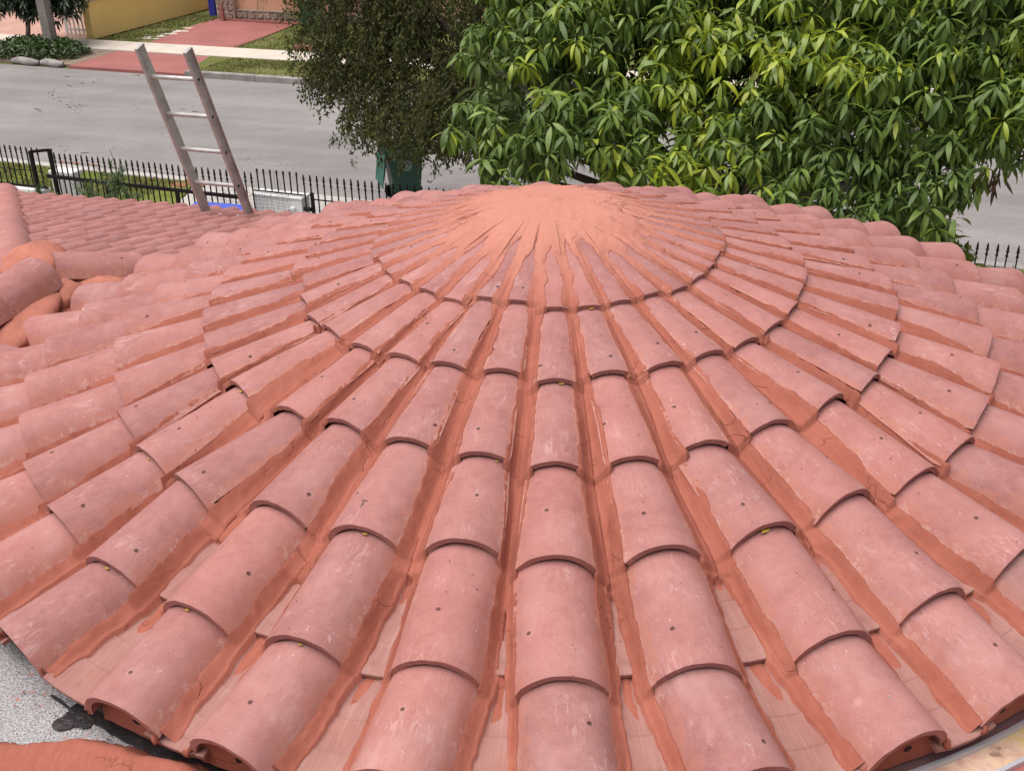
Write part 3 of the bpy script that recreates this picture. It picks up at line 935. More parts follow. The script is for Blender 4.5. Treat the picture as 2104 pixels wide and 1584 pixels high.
# the mortar: one continuous skin over the dome, the gaps and beside the tiles
SMAX = 6.90 * EX
rows = np.concatenate([np.linspace(0.003, 0.40, 57), np.arange(0.406, SMAX, 0.0072)])
nr = len(rows)
NS = 13
tt = np.array([0.05, 0.13, 0.24, 0.37, 0.52, 0.68, 0.84, 1.0])
strips = []          # per half column: (angle, height) arrays of shape (nr, NS)
base_top = []
for j in range(NC):
    jl, jr = (j - 1) % NC, (j + 1) % NC
    cj = np.interp(rows, CS[j], CP[j])
    cl = np.interp(rows, CS[jl], CP[jl]); cr = np.interp(rows, CS[jr], CP[jr])
    cl = np.where(cl > cj + 1, cl - 2 * math.pi, cl); cl = np.where(cl < cj - 1, cl + 2 * math.pi, cl)
    cr = np.where(cr < cj - 1, cr + 2 * math.pi, cr); cr = np.where(cr > cj + 1, cr - 2 * math.pi, cr)
    for side in (-1, 1):
        gid = j if side > 0 else jl            # the gap this half belongs to
        seed = gid * 3 + (1 if side > 0 else 2)
        r = rows * ca
        gm = (cr + cj) / 2 if side > 0 else (cl + cj) / 2
        half = np.abs(gm - cj) * r
        soff = np.where(rows < SR[2] + 0.02, 0.2, 1.0) * (0.006 + 0.030 * h2(np.array(gid), np.array(3.0), 2))
        se = rows - soff - 0.012 * (fbm(rows * 20, 0.0 + seed, 3) - 0.5)
        k = np.clip(np.searchsorted(CS[j, 1:], se) + 1, 1, 6)
        s0, s1 = CS[j][k - 1], CS[j][k]
        f = np.clip((rows - s0) / (s1 - s0), 0, 1.1)
        wt = np.array([0] + [WID[q][0] for q in range(1, 7)])[k]; wb = np.array([0] + [WID[q][1] for q in range(1, 7)])[k]
        hw = np.minimum((wt + (wb - wt) * f) / 2, half * 0.86)
        top = TOP - TILTK[k] * (1 - f)
        e = rows / EX
        # how far the mortar laps over the tile's side, ragged
        n1 = fbm(rows * 26, 0.0 + seed * 1.7, 7, 5) - 0.5
        n2 = vnoise(rows * 7, 0.0 + seed * 2.3, 17) - 0.5
        lap_amp = np.interp(e, [0, 1.9, 3, 4.2, 5.2, 7], [0.012, 0.010, 0.0075, 0.007, 0.005, 0.004])
        lap = np.interp(e, [0, 1.95, 2.0, 3, 4, 5, 7], [0.012, 0.010, 0.004, 0.004, 0.003, 0.004, 0.003]) + lap_amp * (n1 * 1.5 + n2 * 0.9)
        sdm = 0.37 + 0.18 * (h2(np.array(gid * 1.0), np.array(side * 1.0), 5) - 0.45) + 0.05 * n2
        lap = lap + 0.009 * sstep(0.62, 0.74, vnoise(rows * 5.5, 0.0 + seed * 4.1, 91)) * np.interp(e, [1.9, 4, 5, 7], [1, 1, 0.5, 0.3]) + (hw + 0.01) * (1 - sstep(sdm - 0.07, sdm + 0.05, rows))
        lap = np.clip(lap, -0.006, hw)
        full = lap >= hw * 0.97
        xl = hw - lap
        # where the gap is filled right across
        s_fill = (5.15 + 0.35 * (h2(np.array(gid * 1.0), np.array(9.0), 4) - 0.5)) * EX
        strip = np.interp(e, [4.5, 5.4, 7], [0.046, 0.036, 0.038]) + 0.016 * (fbm(rows * 16, 0.0 + seed * 3.1, 31, 4) - 0.5) * 2
        strip = strip * (0.86 if (side > 0) == (j == 0 or j > 18) else 0.58)
        fill = 1 - sstep(s_fill - 0.035, s_fill + 0.012, rows + 0.03 * (fbm(rows * 0, 0.0 + seed, 8) - 0.5))
        xe = np.minimum(half, hw + strip + fill * 0.3)
        xe = np.maximum(xe, xl + 0.0008)
        open_ = (half - xe) > 0.004
        # valley height in the middle of a filled gap
        va = np.array([0, TOP + 0.004, 0.100, 0.072, 0.040, 0.012, -0.004])[k]
        vb = np.array([0, 0.119, 0.090, 0.058, 0.022, 0.0, -0.004])[k]
        V = va + (vb - va) * np.clip(f, 0, 1)
        V = V + 0.012 * (vnoise(rows * 4, 0.0 + gid * 1.3, 44) - 0.5) * np.interp(e, [0, 1.5, 3], [0.1, 0.5, 1])
        E0 = top - arc(np.clip(xl, 0, AR)) + 0.0018 + np.maximum(lap, 0) * 0.05
        pan = -0.008 + 0.032 * (np.clip(half - xe, 0, 0.12) / 0.12) ** 2 + 0.008
        Hend = np.where(open_, pan, np.minimum(V, E0 + 0.004))
        xs = [np.maximum(xl - 0.010, 0), xl]
        hs = [E0 - 0.016, E0]
        for t in tt:
            x = xl + (xe - xl) * t
            sh = 0.6 * math.sin(math.pi / 2 * t) + 0.4 * (t * t * (3 - 2 * t))
            h = E0 + (Hend - E0) * sh
            # keep over the tile's flank while still on the tile
            on = top - arc(np.clip(x, 0, AR)) + 0.0022
            h = np.where(x < hw, np.maximum(h, on), h)
            xs.append(x); hs.append(h)
        tail = np.where(open_, -0.03, 0.0)
        xs.append(np.minimum(xe + 0.0012, half)); hs.append(Hend + tail)
        xs.append((np.minimum(xe + 0.002, half) + half) / 2); hs.append(np.where(open_, -0.02, Hend))
        xs.append(half); hs.append(np.where(open_, -0.02, Hend))
        X = np.stack(xs, 1); H = np.stack(hs, 1)
        # the dome
        dome = TOP + 0.008 - 0.046 * np.exp(-(rows / 0.165) ** 2)
        dw = ((1 - sstep(sdm - 0.12, sdm + 0.04, rows)) * sstep(0.80, 1.0, lap / hw))[:, None]
        H[:, 0] = np.where(full, H[:, 1], H[:, 0])
        H = np.where(full[:, None] | (dw > 0), H * (1 - dw) + dome[:, None] * dw, H)
        # trowel marks
        ang = cj[:, None] + side * X / r[:, None]
        lx = ang * r[:, None]
        wob = (fbm(rows[:, None] * 14, lx * 30, 61, 4) - 0.5) * 0.007 + (fbm(rows[:, None] * 55, lx * 60, 71, 3) - 0.5) * 0.0035
        wob[:, 1:4] += (fbm(rows[:, None] * 90, lx[:, 1:4] * 90, 83, 2) - 0.5) * 0.006
        wob[:, 0] *= 0
        wob[:, 10:] *= np.where(open_, 0, 1)[:, None]
        H = H + wob
        H[:, 0] = np.where(full, H[:, 1], H[:, 0])
        strips.append((ang, H, side, full, ((se - s0) < 0.011) & (k >= 2) & (k <= 4)))
# neighbouring halves meet at one height in the middle of their gap
for j in range(NC):
    ia, ib = 2 * j + 1, 2 * ((j + 1) % NC)
    Ha, Hb = strips[ia][1], strips[ib][1]
    d = (Hb[:, -1] - Ha[:, -1]) / 2
    w = np.linspace(0, 1, NS)[None, :] ** 1.5
    w = np.where(np.arange(NS)[None, :] < 2, 0, w)
    Ha += d[:, None] * w; Hb -= d[:, None] * w
vs_, fs_, uvs_ = [], [], []
edge_ = []
off = 0
for (ang, H, side, full, step_) in strips:
    P = deck(rows[:, None], ang, H).reshape(-1, 3)
    eg = np.where(full[:, None], 1.0, (np.arange(NS) / (NS - 1.0))[None, :])
    edge_.append(np.where(step_[:, None], np.minimum(eg, 0.13), eg).ravel())  # kept low just past a course end, so an undercut's shade is painted
    vs_.append(P)
    uvs_.append(np.stack([(ang * 1.2), np.repeat(rows[:, None], NS, 1)], -1).reshape(-1, 2))
    i = np.arange(nr - 1)[:, None] * NS + np.arange(NS - 1)[None, :]
    i = i.ravel() + off
    q = np.stack([i, i + NS, i + NS + 1, i + 1], 1)
    if side < 0: q = q[:, ::-1]
    fs_.append(q)
    # bridge over the tile's back where the mortar covers it
    if side > 0:
        a = off + np.arange(nr - 1) * NS
        b = off - NS * nr + np.arange(nr - 1) * NS
        sel = np.arange(nr - 1) < 95
        fs_.append(np.stack([b, b + NS, a + NS, a], 1)[sel])
    off += NS * nr
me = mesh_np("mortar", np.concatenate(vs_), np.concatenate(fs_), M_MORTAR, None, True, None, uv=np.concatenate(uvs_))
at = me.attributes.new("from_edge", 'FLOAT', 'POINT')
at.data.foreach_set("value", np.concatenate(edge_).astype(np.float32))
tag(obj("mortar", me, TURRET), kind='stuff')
# the very top, closing the skin
mb = MB()
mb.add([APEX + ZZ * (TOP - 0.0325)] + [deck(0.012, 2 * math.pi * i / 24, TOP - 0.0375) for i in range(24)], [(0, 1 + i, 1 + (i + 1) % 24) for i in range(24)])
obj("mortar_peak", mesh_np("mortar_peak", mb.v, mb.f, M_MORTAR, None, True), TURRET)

# mortar stops under the eave tiles, each with its weep hole
for j in range(NC):
    s, ph = CS[j, 6], CP[j, 6]
    nrm = np.array([sa * math.sin(ph), -sa * math.cos(ph), ca])
    M = frame(deck(s, ph), deck(s - 0.3, ph), nrm)
    mb = MB()
    xs = np.linspace(-0.118, 0.118, 11)
    topz = TOP - arc(xs * 1.04) - TH - 0.004
    yb = [0.030 + 0.008 * (fbm(x * 30, j * 1.0, 3) - 0.5) for x in xs]
    yt = [0.040 + 0.012 * (fbm(x * 25, j * 2.0, 5) - 0.5) for x in xs]
    V = [(x, yb[i] - 0.014, -0.045) for i, x in enumerate(xs)] + [(x, yt[i], z) for i, (x, z) in enumerate(zip(xs, topz))]
    mb.add(V, [(i, i + 1, i + 12, i + 11) for i in range(10)])
    cx, cz = rng.normal(0.015, 0.02), 0.012
    yc = 0.027
    mb.add([(cx + 0.013 * math.cos(a), yc - 0.004 + 0.1 * 0.013 * math.sin(a), cz + 0.010 * math.sin(a)) for a in np.linspace(0, 2 * math.pi, 11)[:-1]], [tuple(range(10))], 1)
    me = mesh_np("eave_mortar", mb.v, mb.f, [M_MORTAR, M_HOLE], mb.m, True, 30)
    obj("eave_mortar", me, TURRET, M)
    # a lump of mortar at each corner of the low end
    for sx in (-1, 1):
        mb = MB()
        c = np.array([sx * 0.128, -0.002, 0.022])
        pts = []
        for a in range(5):
            for b in range(8):
                th, p2 = math.pi * (a + 0.5) / 5, 2 * math.pi * b / 8
                rr = 0.011 * (0.4 + 1.0 * rng.random())
                pts.append(c + rr * np.array([math.sin(th) * math.cos(p2) * 1.0, math.sin(th) * math.sin(p2) * 0.9, math.cos(th) * 1.5]))
        mb.add(pts, [(a * 8 + b, a * 8 + (b + 1) % 8, (a + 1) * 8 + (b + 1) % 8, (a + 1) * 8 + b) for a in range(4) for b in range(8)] + [tuple(range(8))[::-1], tuple(range(32, 40))])
        obj("mortar_lump", mesh_np("mortar_lump", mb.v, mb.f, M_MORTAR, None, True, 60), TURRET, M)

# crumbs of mortar and grit lying on the tiles; scraps of yellow leaf under the tile ends
mb = MB()
for i in range(1500):
    j = random.randint(-12, 12)
    s = 0.3 + 2.2 * rng.random() ** 0.8
    ph = PH0 + (j + rng.normal(0, 0.18)) * 2 * math.pi / NC
    jj = j % NC
    k = int(np.clip(np.searchsorted(CS[jj, 1:], s) + 1, 1, 6))
    x = (ph - np.interp(s, CS[jj], CP[jj] if jj <= 18 else CP[jj])) * s * ca
    f = (s - CS[jj, k - 1]) / (CS[jj, k] - CS[jj, k - 1])
    w = (WID[k][0] + (WID[k][1] - WID[k][0]) * f) / 2
    if abs(x) > w * 0.9: continue
    h = TOP - TILTK[k] * (1 - f) - float(arc(np.array(x))) + 0.0008
    c = deck(s, ph, h)
    q = 0.0010 + 0.0022 * rng.random() ** 3
    a = rng.random(3)
    pts = [c + q * np.array(d) * (0.6 + rng.random()) for d in ((1, 0, 0), (-.5, .87, 0), (-.5, -.87, 0), (0, 0, .8))]
    mb.add(pts, [(0, 1, 3), (1, 2, 3), (2, 0, 3)], 0 if rng.random() < 0.8 else 1)
tag(mb.build("mortar_crumbs", [M_MORTAR, M_SEAL], TURRET), kind='stuff')
for (jj, k, dx, dl) in ((-5, 3, 0.02, 0.030), (-3, 5, 0.0, 0.026), (-2, 5, 0.01, 0.022), (-4, 5, 0.02, 0.028), (-2, 4, 0.02, 0.026), (0, 2, 0.02, 0.032), (1, 1, 0.01, 0.03), (2, 4, -0.01, 0.05), (-1, 3, 0.05, 0.02), (-5, 4, 0.03, 0.024), (-4, 6, 0.0, 0.02), (0, 1, -0.06, 0.02)):
    j = jj % NC
    if k == 6: continue
    s, ph = CS[j, k] + 0.006, CP[j, k] + dx / (CS[j, k] * ca)
    h = TOP - TILTK[k + 1] - float(arc(np.array(dx))) + 0.003
    c = deck(s, ph, h)
    X = np.array([math.cos(ph + 0.3 * dl * 20), math.sin(ph + 0.3 * dl * 20), 0.0]); Yd = np.array([math.sin(ph) * ca, -math.cos(ph) * ca, -sa])
    mb = MB()
    dl = dl * 0.75
    pts = [c + X * dl * t - Yd * w for t, w in ((-.5, 0), (-.2, .2 * dl), (.2, .18 * dl), (.5, 0), (.2, -.14 * dl), (-.2, -.16 * dl))]
    pts = [p + ZZ * (0.002 + 0.003 * (i % 2)) for i, p in enumerate(pts)]
    mb.add(pts, [(0, 1, 2, 3), (0, 3, 4, 5)])
    o = mb.build("fallen_leaf", M_SCRAP)
    where = {-5: "far left", -4: "left", -3: "left of the middle", -2: "left of centre", -1: "just left of centre", 0: "centre", 1: "just right of centre", 2: "right"}[jj]
    tag(o, "dry yellow leaf scrap in turret course %s from the peak, %s" % (["", "one", "two", "three", "four", "five"][k], where), "leaf scrap", "dry leaf scraps caught under the turret tile ends")
# pencilled mark on one tile
mb = MB()
mk = [((-0.012, 0.02), (0.012, 0.018)), ((0.0, 0.019), (-0.001, -0.012)), ((0.026, 0.006), (0.029, 0.007)), ((0.026, -0.006), (0.029, -0.005))]
j = (-2) % NC
s0, p0 = CS[j, 4] - 0.085, CP[j, 4] - 0.004
for (a, b) in mk:
    P = []
    for (x, y) in (a, b):
        ph = p0 + (x - 0.02) / (s0 * ca)
        h = TOP - TILT * 0.25 - float(arc(np.array(x - 0.02))) + 0.0016
        P.append(deck(s0 - y, ph, h))
    d = P[1] - P[0]
    wv = np.cross(d / (np.linalg.norm(d) + 1e-9), ZZ) * 0.0012
    mb.add([P[0] - wv, P[0] + wv, P[1] + wv, P[1] - wv], [(0, 1, 2, 3)])
mb.build("pencil_mark", M_TAR, TURRET)

# drum wall of the turret, flashing and the strips round its foot
mb = MB()
n = 48
for (r0, z0, r1, z1) in ((2.2, 0.0, 2.2, 4.2),):
    vs = [(r0 * math.cos(2 * math.pi * i / n), r0 * math.sin(2 * math.pi * i / n), z0) for i in range(n)] + [(r1 * math.cos(2 * math.pi * i / n), r1 * math.sin(2 * math.pi * i / n), z1) for i in range(n)]
    mb.add(vs, [(i, (i + 1) % n, n + (i + 1) % n, n + i) for i in range(n)])
mb.build("turret_wall", M_WALL, HOUSE, smooth=True, sharp=60)


def arcband(name, prof, a0, a1, mat, n=40, wob=0.0, parent=HOUSE):
    """profile [(r, z), ...] swept round the turret from azimuth a0 to a1 (degrees from the front, positive to the right)"""
    m = len(prof)
    vs, fs = [], []
    for i in range(n + 1):
        a = R(a0 + (a1 - a0) * i / n)
        for q, (r, z) in enumerate(prof):
            rr = r + wob * (fbm(np.array(a * 22.0), np.array(q * 3.0), 4) - 0.5)
            vs.append((rr * math.sin(a), -rr * math.cos(a), z))
    for i in range(n):
        for q in range(m - 1):
            a = i * m + q
            fs.append((a, a + m, a + m + 1, a + 1))
    return obj(name, mesh_np(name, vs, fs, mat, None, True, 30), parent)


arcband("flashing", [(2.38, 4.325), (2.405, 4.322), (2.418, 4.303), (2.455, 4.298)], -8, 95, M_FLASH)
arcband("metal_edge", [(2.452, 4.285), (2.452, 4.309), (2.463, 4.309), (2.463, 4.285)], -8, 95, M_METAL)
arcband("eave_board", [(2.455, 4.292), (2.543, 4.292), (2.543, 4.27)], -8, 95, M_BOARD)
arcband("metal_edge", [(2.541, 4.275), (2.541, 4.304), (2.553, 4.304), (2.553, 4.275)], -8, 95, M_METAL)
arcband("lower_roof", [(2.55, 4.288), (3.6, 4.22), (3.6, 4.0)], -8, 95, M_REDROOF)
arcband("flat_roof", [(2.30, 4.275), (2.6, 4.270), (3.6, 4.265), (3.6, 4.05)], -85, -8, M_GRAVEL)
arcband("roof_tar", [(2.30, 4.279), (2.40, 4.281), (2.455, 4.279)], -37.5, -8, M_TAR, 60, 0.05)
mb = MB()
for (a, r, ra, rr) in ((-36.2, 2.465, 0.05, 0.03), (-38.6, 2.45, 0.05, 0.006), (-36.6, 2.50, 0.03, 0.03)):
    c = np.array([r * math.sin(R(a)), -r * math.cos(R(a)), 4.2775 + 0.0006 * len(mb.f)])
    tg = np.array([math.cos(R(a)), math.sin(R(a)), 0]); nn = np.array([math.sin(R(a)), -math.cos(R(a)), 0])
    p = []
    for i in range(22):
        q = 2 * math.pi * i / 22
        w = 0.65 + 0.7 * float(fbm(np.array(math.cos(q) * 2.0 + a), np.array(math.sin(q) * 2.0), 8, 3))
        p.append(c + tg * ra * w * math.cos(q) + nn * rr * w * math.sin(q))
    mb.add(p, [tuple(range(22))])
mb.build("tar_patch", M_TAR, HOUSE)
mb = MB()
for i in range(70):
    a = R(rng.uniform(-46, -30)); r = rng.uniform(2.41, 2.56)
    q = 0.0016 + 0.005 * rng.random() ** 3
    c = np.array([r * math.sin(a), -r * math.cos(a), 4.279])
    mb.add([c + q * np.array(d) * (0.5 + rng.random(3)) for d in ((1, 0, 0), (-.5, .87, 0), (-.5, -.87, 0), (0, 0, .9))], [(0, 1, 3), (1, 2, 3), (2, 0, 3)])
tag(mb.build("mortar_crumbs", M_MORTAR, HOUSE), kind='stuff')
# heaped mortar of the next ridge, at the photographer's feet, with its first tile
na, nrr = 90, 60
A_, R_ = np.meshgrid(np.linspace(-47, -9, na), np.linspace(2.40, 3.1, nrr), indexing='ij')
rb = np.interp(A_, [-47, -40, -36, -33, -30, -26, -20, -9], [2.82, 2.69, 2.58, 2.475, 2.445, 2.43, 2.43, 2.43]) + 0.035 * (fbm(A_ * 0.55, A_ * 0, 5, 5) - 0.5)
hgt = 0.075 * sstep(0.0, 0.10, R_ - rb) + 0.006 * (R_ > rb) + 0.03 * (fbm(A_ * 0.22, R_ * 9, 6) - 0.5) * sstep(0, 0.05, R_ - rb) + 0.006 * (fbm(A_ * 1.5, R_ * 40, 9) - 0.5)
Z_ = np.where(R_ > rb, 4.275 + hgt, 4.24)
P = np.stack([R_ * np.sin(np.radians(A_)), -R_ * np.cos(np.radians(A_)), Z_], -1).reshape(-1, 3)
i = (np.arange(na - 1)[:, None] * nrr + np.arange(nrr - 1)[None]).ravel()
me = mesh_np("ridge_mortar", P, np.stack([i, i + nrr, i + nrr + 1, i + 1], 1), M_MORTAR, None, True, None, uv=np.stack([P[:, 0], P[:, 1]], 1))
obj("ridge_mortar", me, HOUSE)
low = np.array([-1.66, -2.32, 4.25]); up = np.array([-1.36, -2.62, 4.27])
cap_me = tile_mesh("ridge_tile", 0.27, 0.25, 0.45, 0.37, M_TILE, 77)
obj("ridge_tile", cap_me, HOUSE, frame(low + np.array([-0.1, 0.09, 0]), up, ZZ))

# ------------------------------------------------------------------ main roof: plane falling to the street, with its hips
RA = R(-20)
RT = np.array([math.cos(RA), math.sin(RA), 0.018]); RT /= np.linalg.norm(RT); RN = np.array([-math.sin(RA), math.cos(RA), 0.0])
SL = R(12.6)
RUP = -RN * math.cos(SL) + ZZ * math.sin(SL)
RNOR = np.cross(RUP, RT)
RE = np.array([-2.376, 4.478, 3.745]) - RNOR * 0.068
MAIN = empty("main_roof", tuple(RE)); WM.pop(MAIN)
place(MAIN, HOUSE, Matrix.Translation(Vector(RE)))


def rp(t, u, h=0.0):
    return RE + RT * t + RUP * u + RNOR * h


mb = MB()
top_u = 3.15
mb.add([rp(-2.3, 0.03, -0.02), rp(2.4, 0.03, -0.02), rp(2.4, 2.3, -0.02), rp(0.75, top_u, -0.02), rp(0.45, top_u, -0.02)], [(0, 1, 2, 3, 4)])
mb.add([rp(-2.3, 0.03, -0.02), rp(2.4, 0.03, -0.02), rp(2.4, 0.03, -0.02) - ZZ * 0.15, rp(-2.3, 0.03, -0.02) - ZZ * 0.15], [(0, 3, 2, 1)])
mb.build("roof_deck", M_DECK, MAIN)
mc = [tile_mesh("cover_tile", 0.246, 0.236, 0.47, 0.40, M_TILE, 300 + i, 0.0) for i in range(3)]
SP = 0.1635
for c in range(-16, 17):
    for r in range(10):
        t = c * SP + 0.02 + rng.normal(0, 0.002)
        u0 = r * 0.40 - (0.16 if r else 0.0) + rng.normal(0, 0.008)
        hip = -2.2 + (u0 + 0.1) * 0.895
        if t < hip - 0.10 or u0 > top_u + 0.2: continue
        for (nm, me, dt) in (("cover_tile", random.choice(mc), 0.0), ("pan_tile", random.choice(PAN), SP / 2)):
            p = rp(t + dt, u0 + (0.02 if dt else 0))
            if math.hypot(p[0], p[1]) < 2.35: continue
            M = frame(p, rp(t + dt, u0 + 0.3), RNOR)
            # tiles cut short where they run up against the ridge and the turret
            k = 1.0
            while k > 0.2:
                e_ = rp(t + dt, u0 + 0.47 * k)
                if (e_ - np.array([-2.194, 1.398, 0])) @ np.array([-0.556, 0.83, 0]) > 0.075 and math.hypot(e_[0], e_[1]) > 2.40: break
                k -= 0.05
            if k <= 0.2: continue
            M = M @ Matrix.Diagonal((0.53 if not dt else 0.55, k, 0.515 if not dt else 0.7, 1))
            if dt: M = M @ Matrix.Diagonal((1, 1.12, 1, 1))
            obj(nm, me, MAIN, M @ Matrix.Rotation(R(rng.normal(0, 0.6)), 4, 'Z'))


def hipcap(name, me, a, b, n, par, lift=0.0):
    a, b = np.array(a, float), np.array(b, float)
    d = (b - a) / n
    for i in range(n):
        lo = a + d * i
        M = frame(lo + ZZ * lift, lo + d + ZZ * lift, ZZ)
        obj(name, me, par, M @ Matrix.Rotation(R(rng.normal(0, 0.7)), 4, 'Z'))


hip_me = tile_mesh("hip_tile", 0.30, 0.285, 0.47, 0.42, M_TILE, 501)
hip_lo, hip_hi = rp(-2.32, -0.05, -0.015), rp(0.60, 3.13, -0.005)
hipcap("hip_tile", hip_me, hip_lo, hip_hi, 9, MAIN)
mb = MB()
sidev = np.cross((hip_hi - hip_lo) / np.linalg.norm(hip_hi - hip_lo), ZZ)
n = 60
vs = []
for i in range(n + 1):
    c = hip_lo + (hip_hi - hip_lo) * i / n
    for q, (sx, dz) in enumerate(((0.150, 0.02), (0.163 + 0.02 * rng.random(), -0.015), (0.175, -0.09))):
        vs.append(c + sidev * sx + ZZ * dz)
mb.add(vs, [(i * 3 + q, i * 3 + q + 1, i * 3 + q + 4, i * 3 + q + 3) for i in range(n) for q in range(2)])
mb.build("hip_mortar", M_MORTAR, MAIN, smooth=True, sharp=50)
obj("hip_tile", hip_me, MAIN, frame(rp(0.56, 3.05, -0.01), np.array([-2.56, 1.05, 4.47]), ZZ))
# short ridge piece to the turret, and the ridge that comes back to the left
rid_me = tile_mesh("ridge_tile", 0.27, 0.262, 0.46, 0.45, M_TILE, 502, tilt=0.0)
obj("ridge_tile", rid_me, MAIN, frame(np.array([-2.194, 1.398, 4.337]), np.array([-2.533, 1.171, 4.430]), ZZ))
low_me = tile_mesh("ridge_tile", 0.285, 0.275, 0.50, 0.45, M_TILE, 503)
low_hi, low_lo = np.array([-2.565, 0.97, 4.480]), np.array([-2.66, 0.46, 4.525])
obj("ridge_tile", low_me, MAIN, frame(low_hi + (low_hi - low_lo) * 0.0, low_lo, ZZ))
obj("ridge_tile", low_me, MAIN, frame(low_hi + (low_lo - low_hi) * 0.9 - ZZ * 0.015, low_lo + (low_lo - low_hi) * 1.0, ZZ))


def blob(name, c, rad, mat, par, seed, amp=0.35, n=28, ax=None, freq=1.6):
    vs, fs = [], []
    m = n // 2
    X, Y, Z = ax if ax is not None else np.eye(3)
    for a in range(m + 1):
        for b in range(n):
            th, p2 = math.pi * a / m, 2 * math.pi * b / n
            d = np.array([math.sin(th) * math.cos(p2), math.sin(th) * math.sin(p2), math.cos(th)])
            k = 1 + amp * (float(fbm(np.array(d[0] * freq + seed), np.array(d[1] * freq + d[2] * 1.3), seed)) - 0.5) * 2 + 0.35 * amp * (float(fbm(np.array(d[0] * 7 + seed), np.array(d[1] * 7 + d[2] * 6), seed + 4)) - 0.5)
            q = d * np.array(rad) * k
            vs.append(np.array(c) + X * q[0] + Y * q[1] + Z * q[2])
    for a in range(m):
        for b in range(n):
            fs.append((a * n + b, (a + 1) * n + b, (a + 1) * n + (b + 1) % n, a * n + (b + 1) % n))
    me = mesh_np(name, vs, fs, mat, None, True, None)
    return obj(name, me, par)


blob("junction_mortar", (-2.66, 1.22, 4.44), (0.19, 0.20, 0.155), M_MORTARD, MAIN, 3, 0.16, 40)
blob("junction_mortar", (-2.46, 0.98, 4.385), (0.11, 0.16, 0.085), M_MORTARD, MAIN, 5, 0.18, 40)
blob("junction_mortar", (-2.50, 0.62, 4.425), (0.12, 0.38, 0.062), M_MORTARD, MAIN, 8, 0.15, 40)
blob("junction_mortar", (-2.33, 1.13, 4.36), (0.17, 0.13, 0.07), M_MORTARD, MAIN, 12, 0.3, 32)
_d = np.array([0.83, 0.556, 0.0])
blob("junction_mortar", (-2.20, 1.394, 4.350), (0.035, 0.118, 0.105), M_MORTAR, MAIN, 9, 0.12, 24, (_d, np.array([-0.556, 0.83, 0]), ZZ))
# the left hand plane that meets the turret in a valley: a few pans
obj("cover_tile", mc[1], MAIN, frame(np.array([-2.36, 0.14, 4.335]), np.array([-2.72, 0.26, 4.42]), ZZ))
obj("pan_tile", PAN[1], MAIN, frame(np.array([-2.36, -0.10, 4.40]), np.array([-2.72, 0.02, 4.48]), ZZ))
mb = MB(); mb.add([(-2.75, 1.1, 4.46), (-2.0, 1.0, 4.30), (-2.0, -1.2, 4.30), (-2.8, -1.2, 4.46)], [(0, 3, 2, 1)]); mb.build("roof_deck", M_MORTAR, MAIN)
# walls under the main roof
mb = MB()
w0, w1 = rp(-1.9, 0.45), rp(2.2, 0.45)
mb.add([(w0[0], w0[1], 0), (w1[0], w1[1], 0), (w1[0], w1[1], 3.6), (w0[0], w0[1], 3.6)], [(0, 1, 2, 3)])
w2 = w0 - RN * 6
mb.add([(w0[0], w0[1], 0), (w2[0], w2[1], 0), (w2[0], w2[1], 3.6), (w0[0], w0[1], 3.6)], [(3, 2, 1, 0)])
mb.build("house_wall", M_WALL, HOUSE)
# ------------------------------------------------------------------ ladder leaning on the eave
LP0 = np.array([-2.6589, 3.8274, 4.9217])
la, ll, lt = -0.363, -0.344, -0.008
RD = np.array([math.cos(la), math.sin(la), 0.0]); LNn = np.array([-math.sin(la), math.cos(la), 0.0])
LU = LNn * math.sin(ll) + ZZ * math.cos(ll); LU = LU * math.cos(lt) + RD * math.sin(lt)
LF = np.cross(RD, LU)
nr_ = int((4.9217) / (0.305 * LU[2])) + 1
foot = LP0 - LU * (4.9217 / LU[2]) + RD * 0.188
LAD = empty("ladder", tuple(foot))
tag(LAD, "aluminium extension ladder with paint smears leaning against the tiled eave", "ladder")
W_ = 0.376
for s_, base in ((-1, LP0), (1, LP0 + RD * W_)):
    mb = MB()
    a = base - LU * (4.90 / LU[2]); b = base + LU * (0.235 if s_ < 0 else 0.225)
    mb.bar(a, b, 0.006, 0.080, RD)                     # web
    for q in (-1, 1):
        o_ = LF * q * 0.040 + RD * s_ * 0.010
        mb.bar(a + o_, b + o_, 0.026, 0.006, RD)       # flanges
    rail = mb.build("rail", M_ALU, LAD, bevel=0.0015)
    mb = MB()
    mb.bar(b - LU * 0.01 + RD * s_ * 0.008, b + LU * 0.006 + RD * s_ * 0.008, 0.028, 0.086, RD)
    mb.build("end_cap", M_ALU, LAD)
    # rung ends show as round holes on the rail's outer face
    for i in range(nr_ - 1):
        c = base - LU * 0.305 * i + RD * s_ * 0.0045
        m2 = MB()
        m2.tube([c - RD * s_ * 0.001, c + RD * s_ * 0.006], 0.017, 12, 0, True)
        m2.tube([c + RD * s_ * 0.0062, c + RD * s_ * 0.0068], 0.012, 12, 1, True)
        if i < 8: m2.build("rung_end", [M_ALU, M_HOLE], LAD, smooth=True, sharp=40)
for i in range(nr_ - 1):
    a = LP0 - LU * 0.305 * i
    mb = MB()
    k = 10
    vs = []
    for e_ in (a + RD * 0.002, a + RD * (W_ - 0.002)):
        for q in range(k):
            an = 2 * math.pi * q / k
            y = max(-0.6, math.sin(an))
            vs.append(e_ + LU * 0.0165 * y * 1.0 + LF * 0.0175 * math.cos(an))
    mb.add(vs, [(q, (q + 1) % k, k + (q + 1) % k, k + q) for q in range(k)] + [tuple(range(k))[::-1], tuple(range(k, 2 * k))])
    mb.build("rung", M_ALU, LAD, smooth=True, sharp=50)

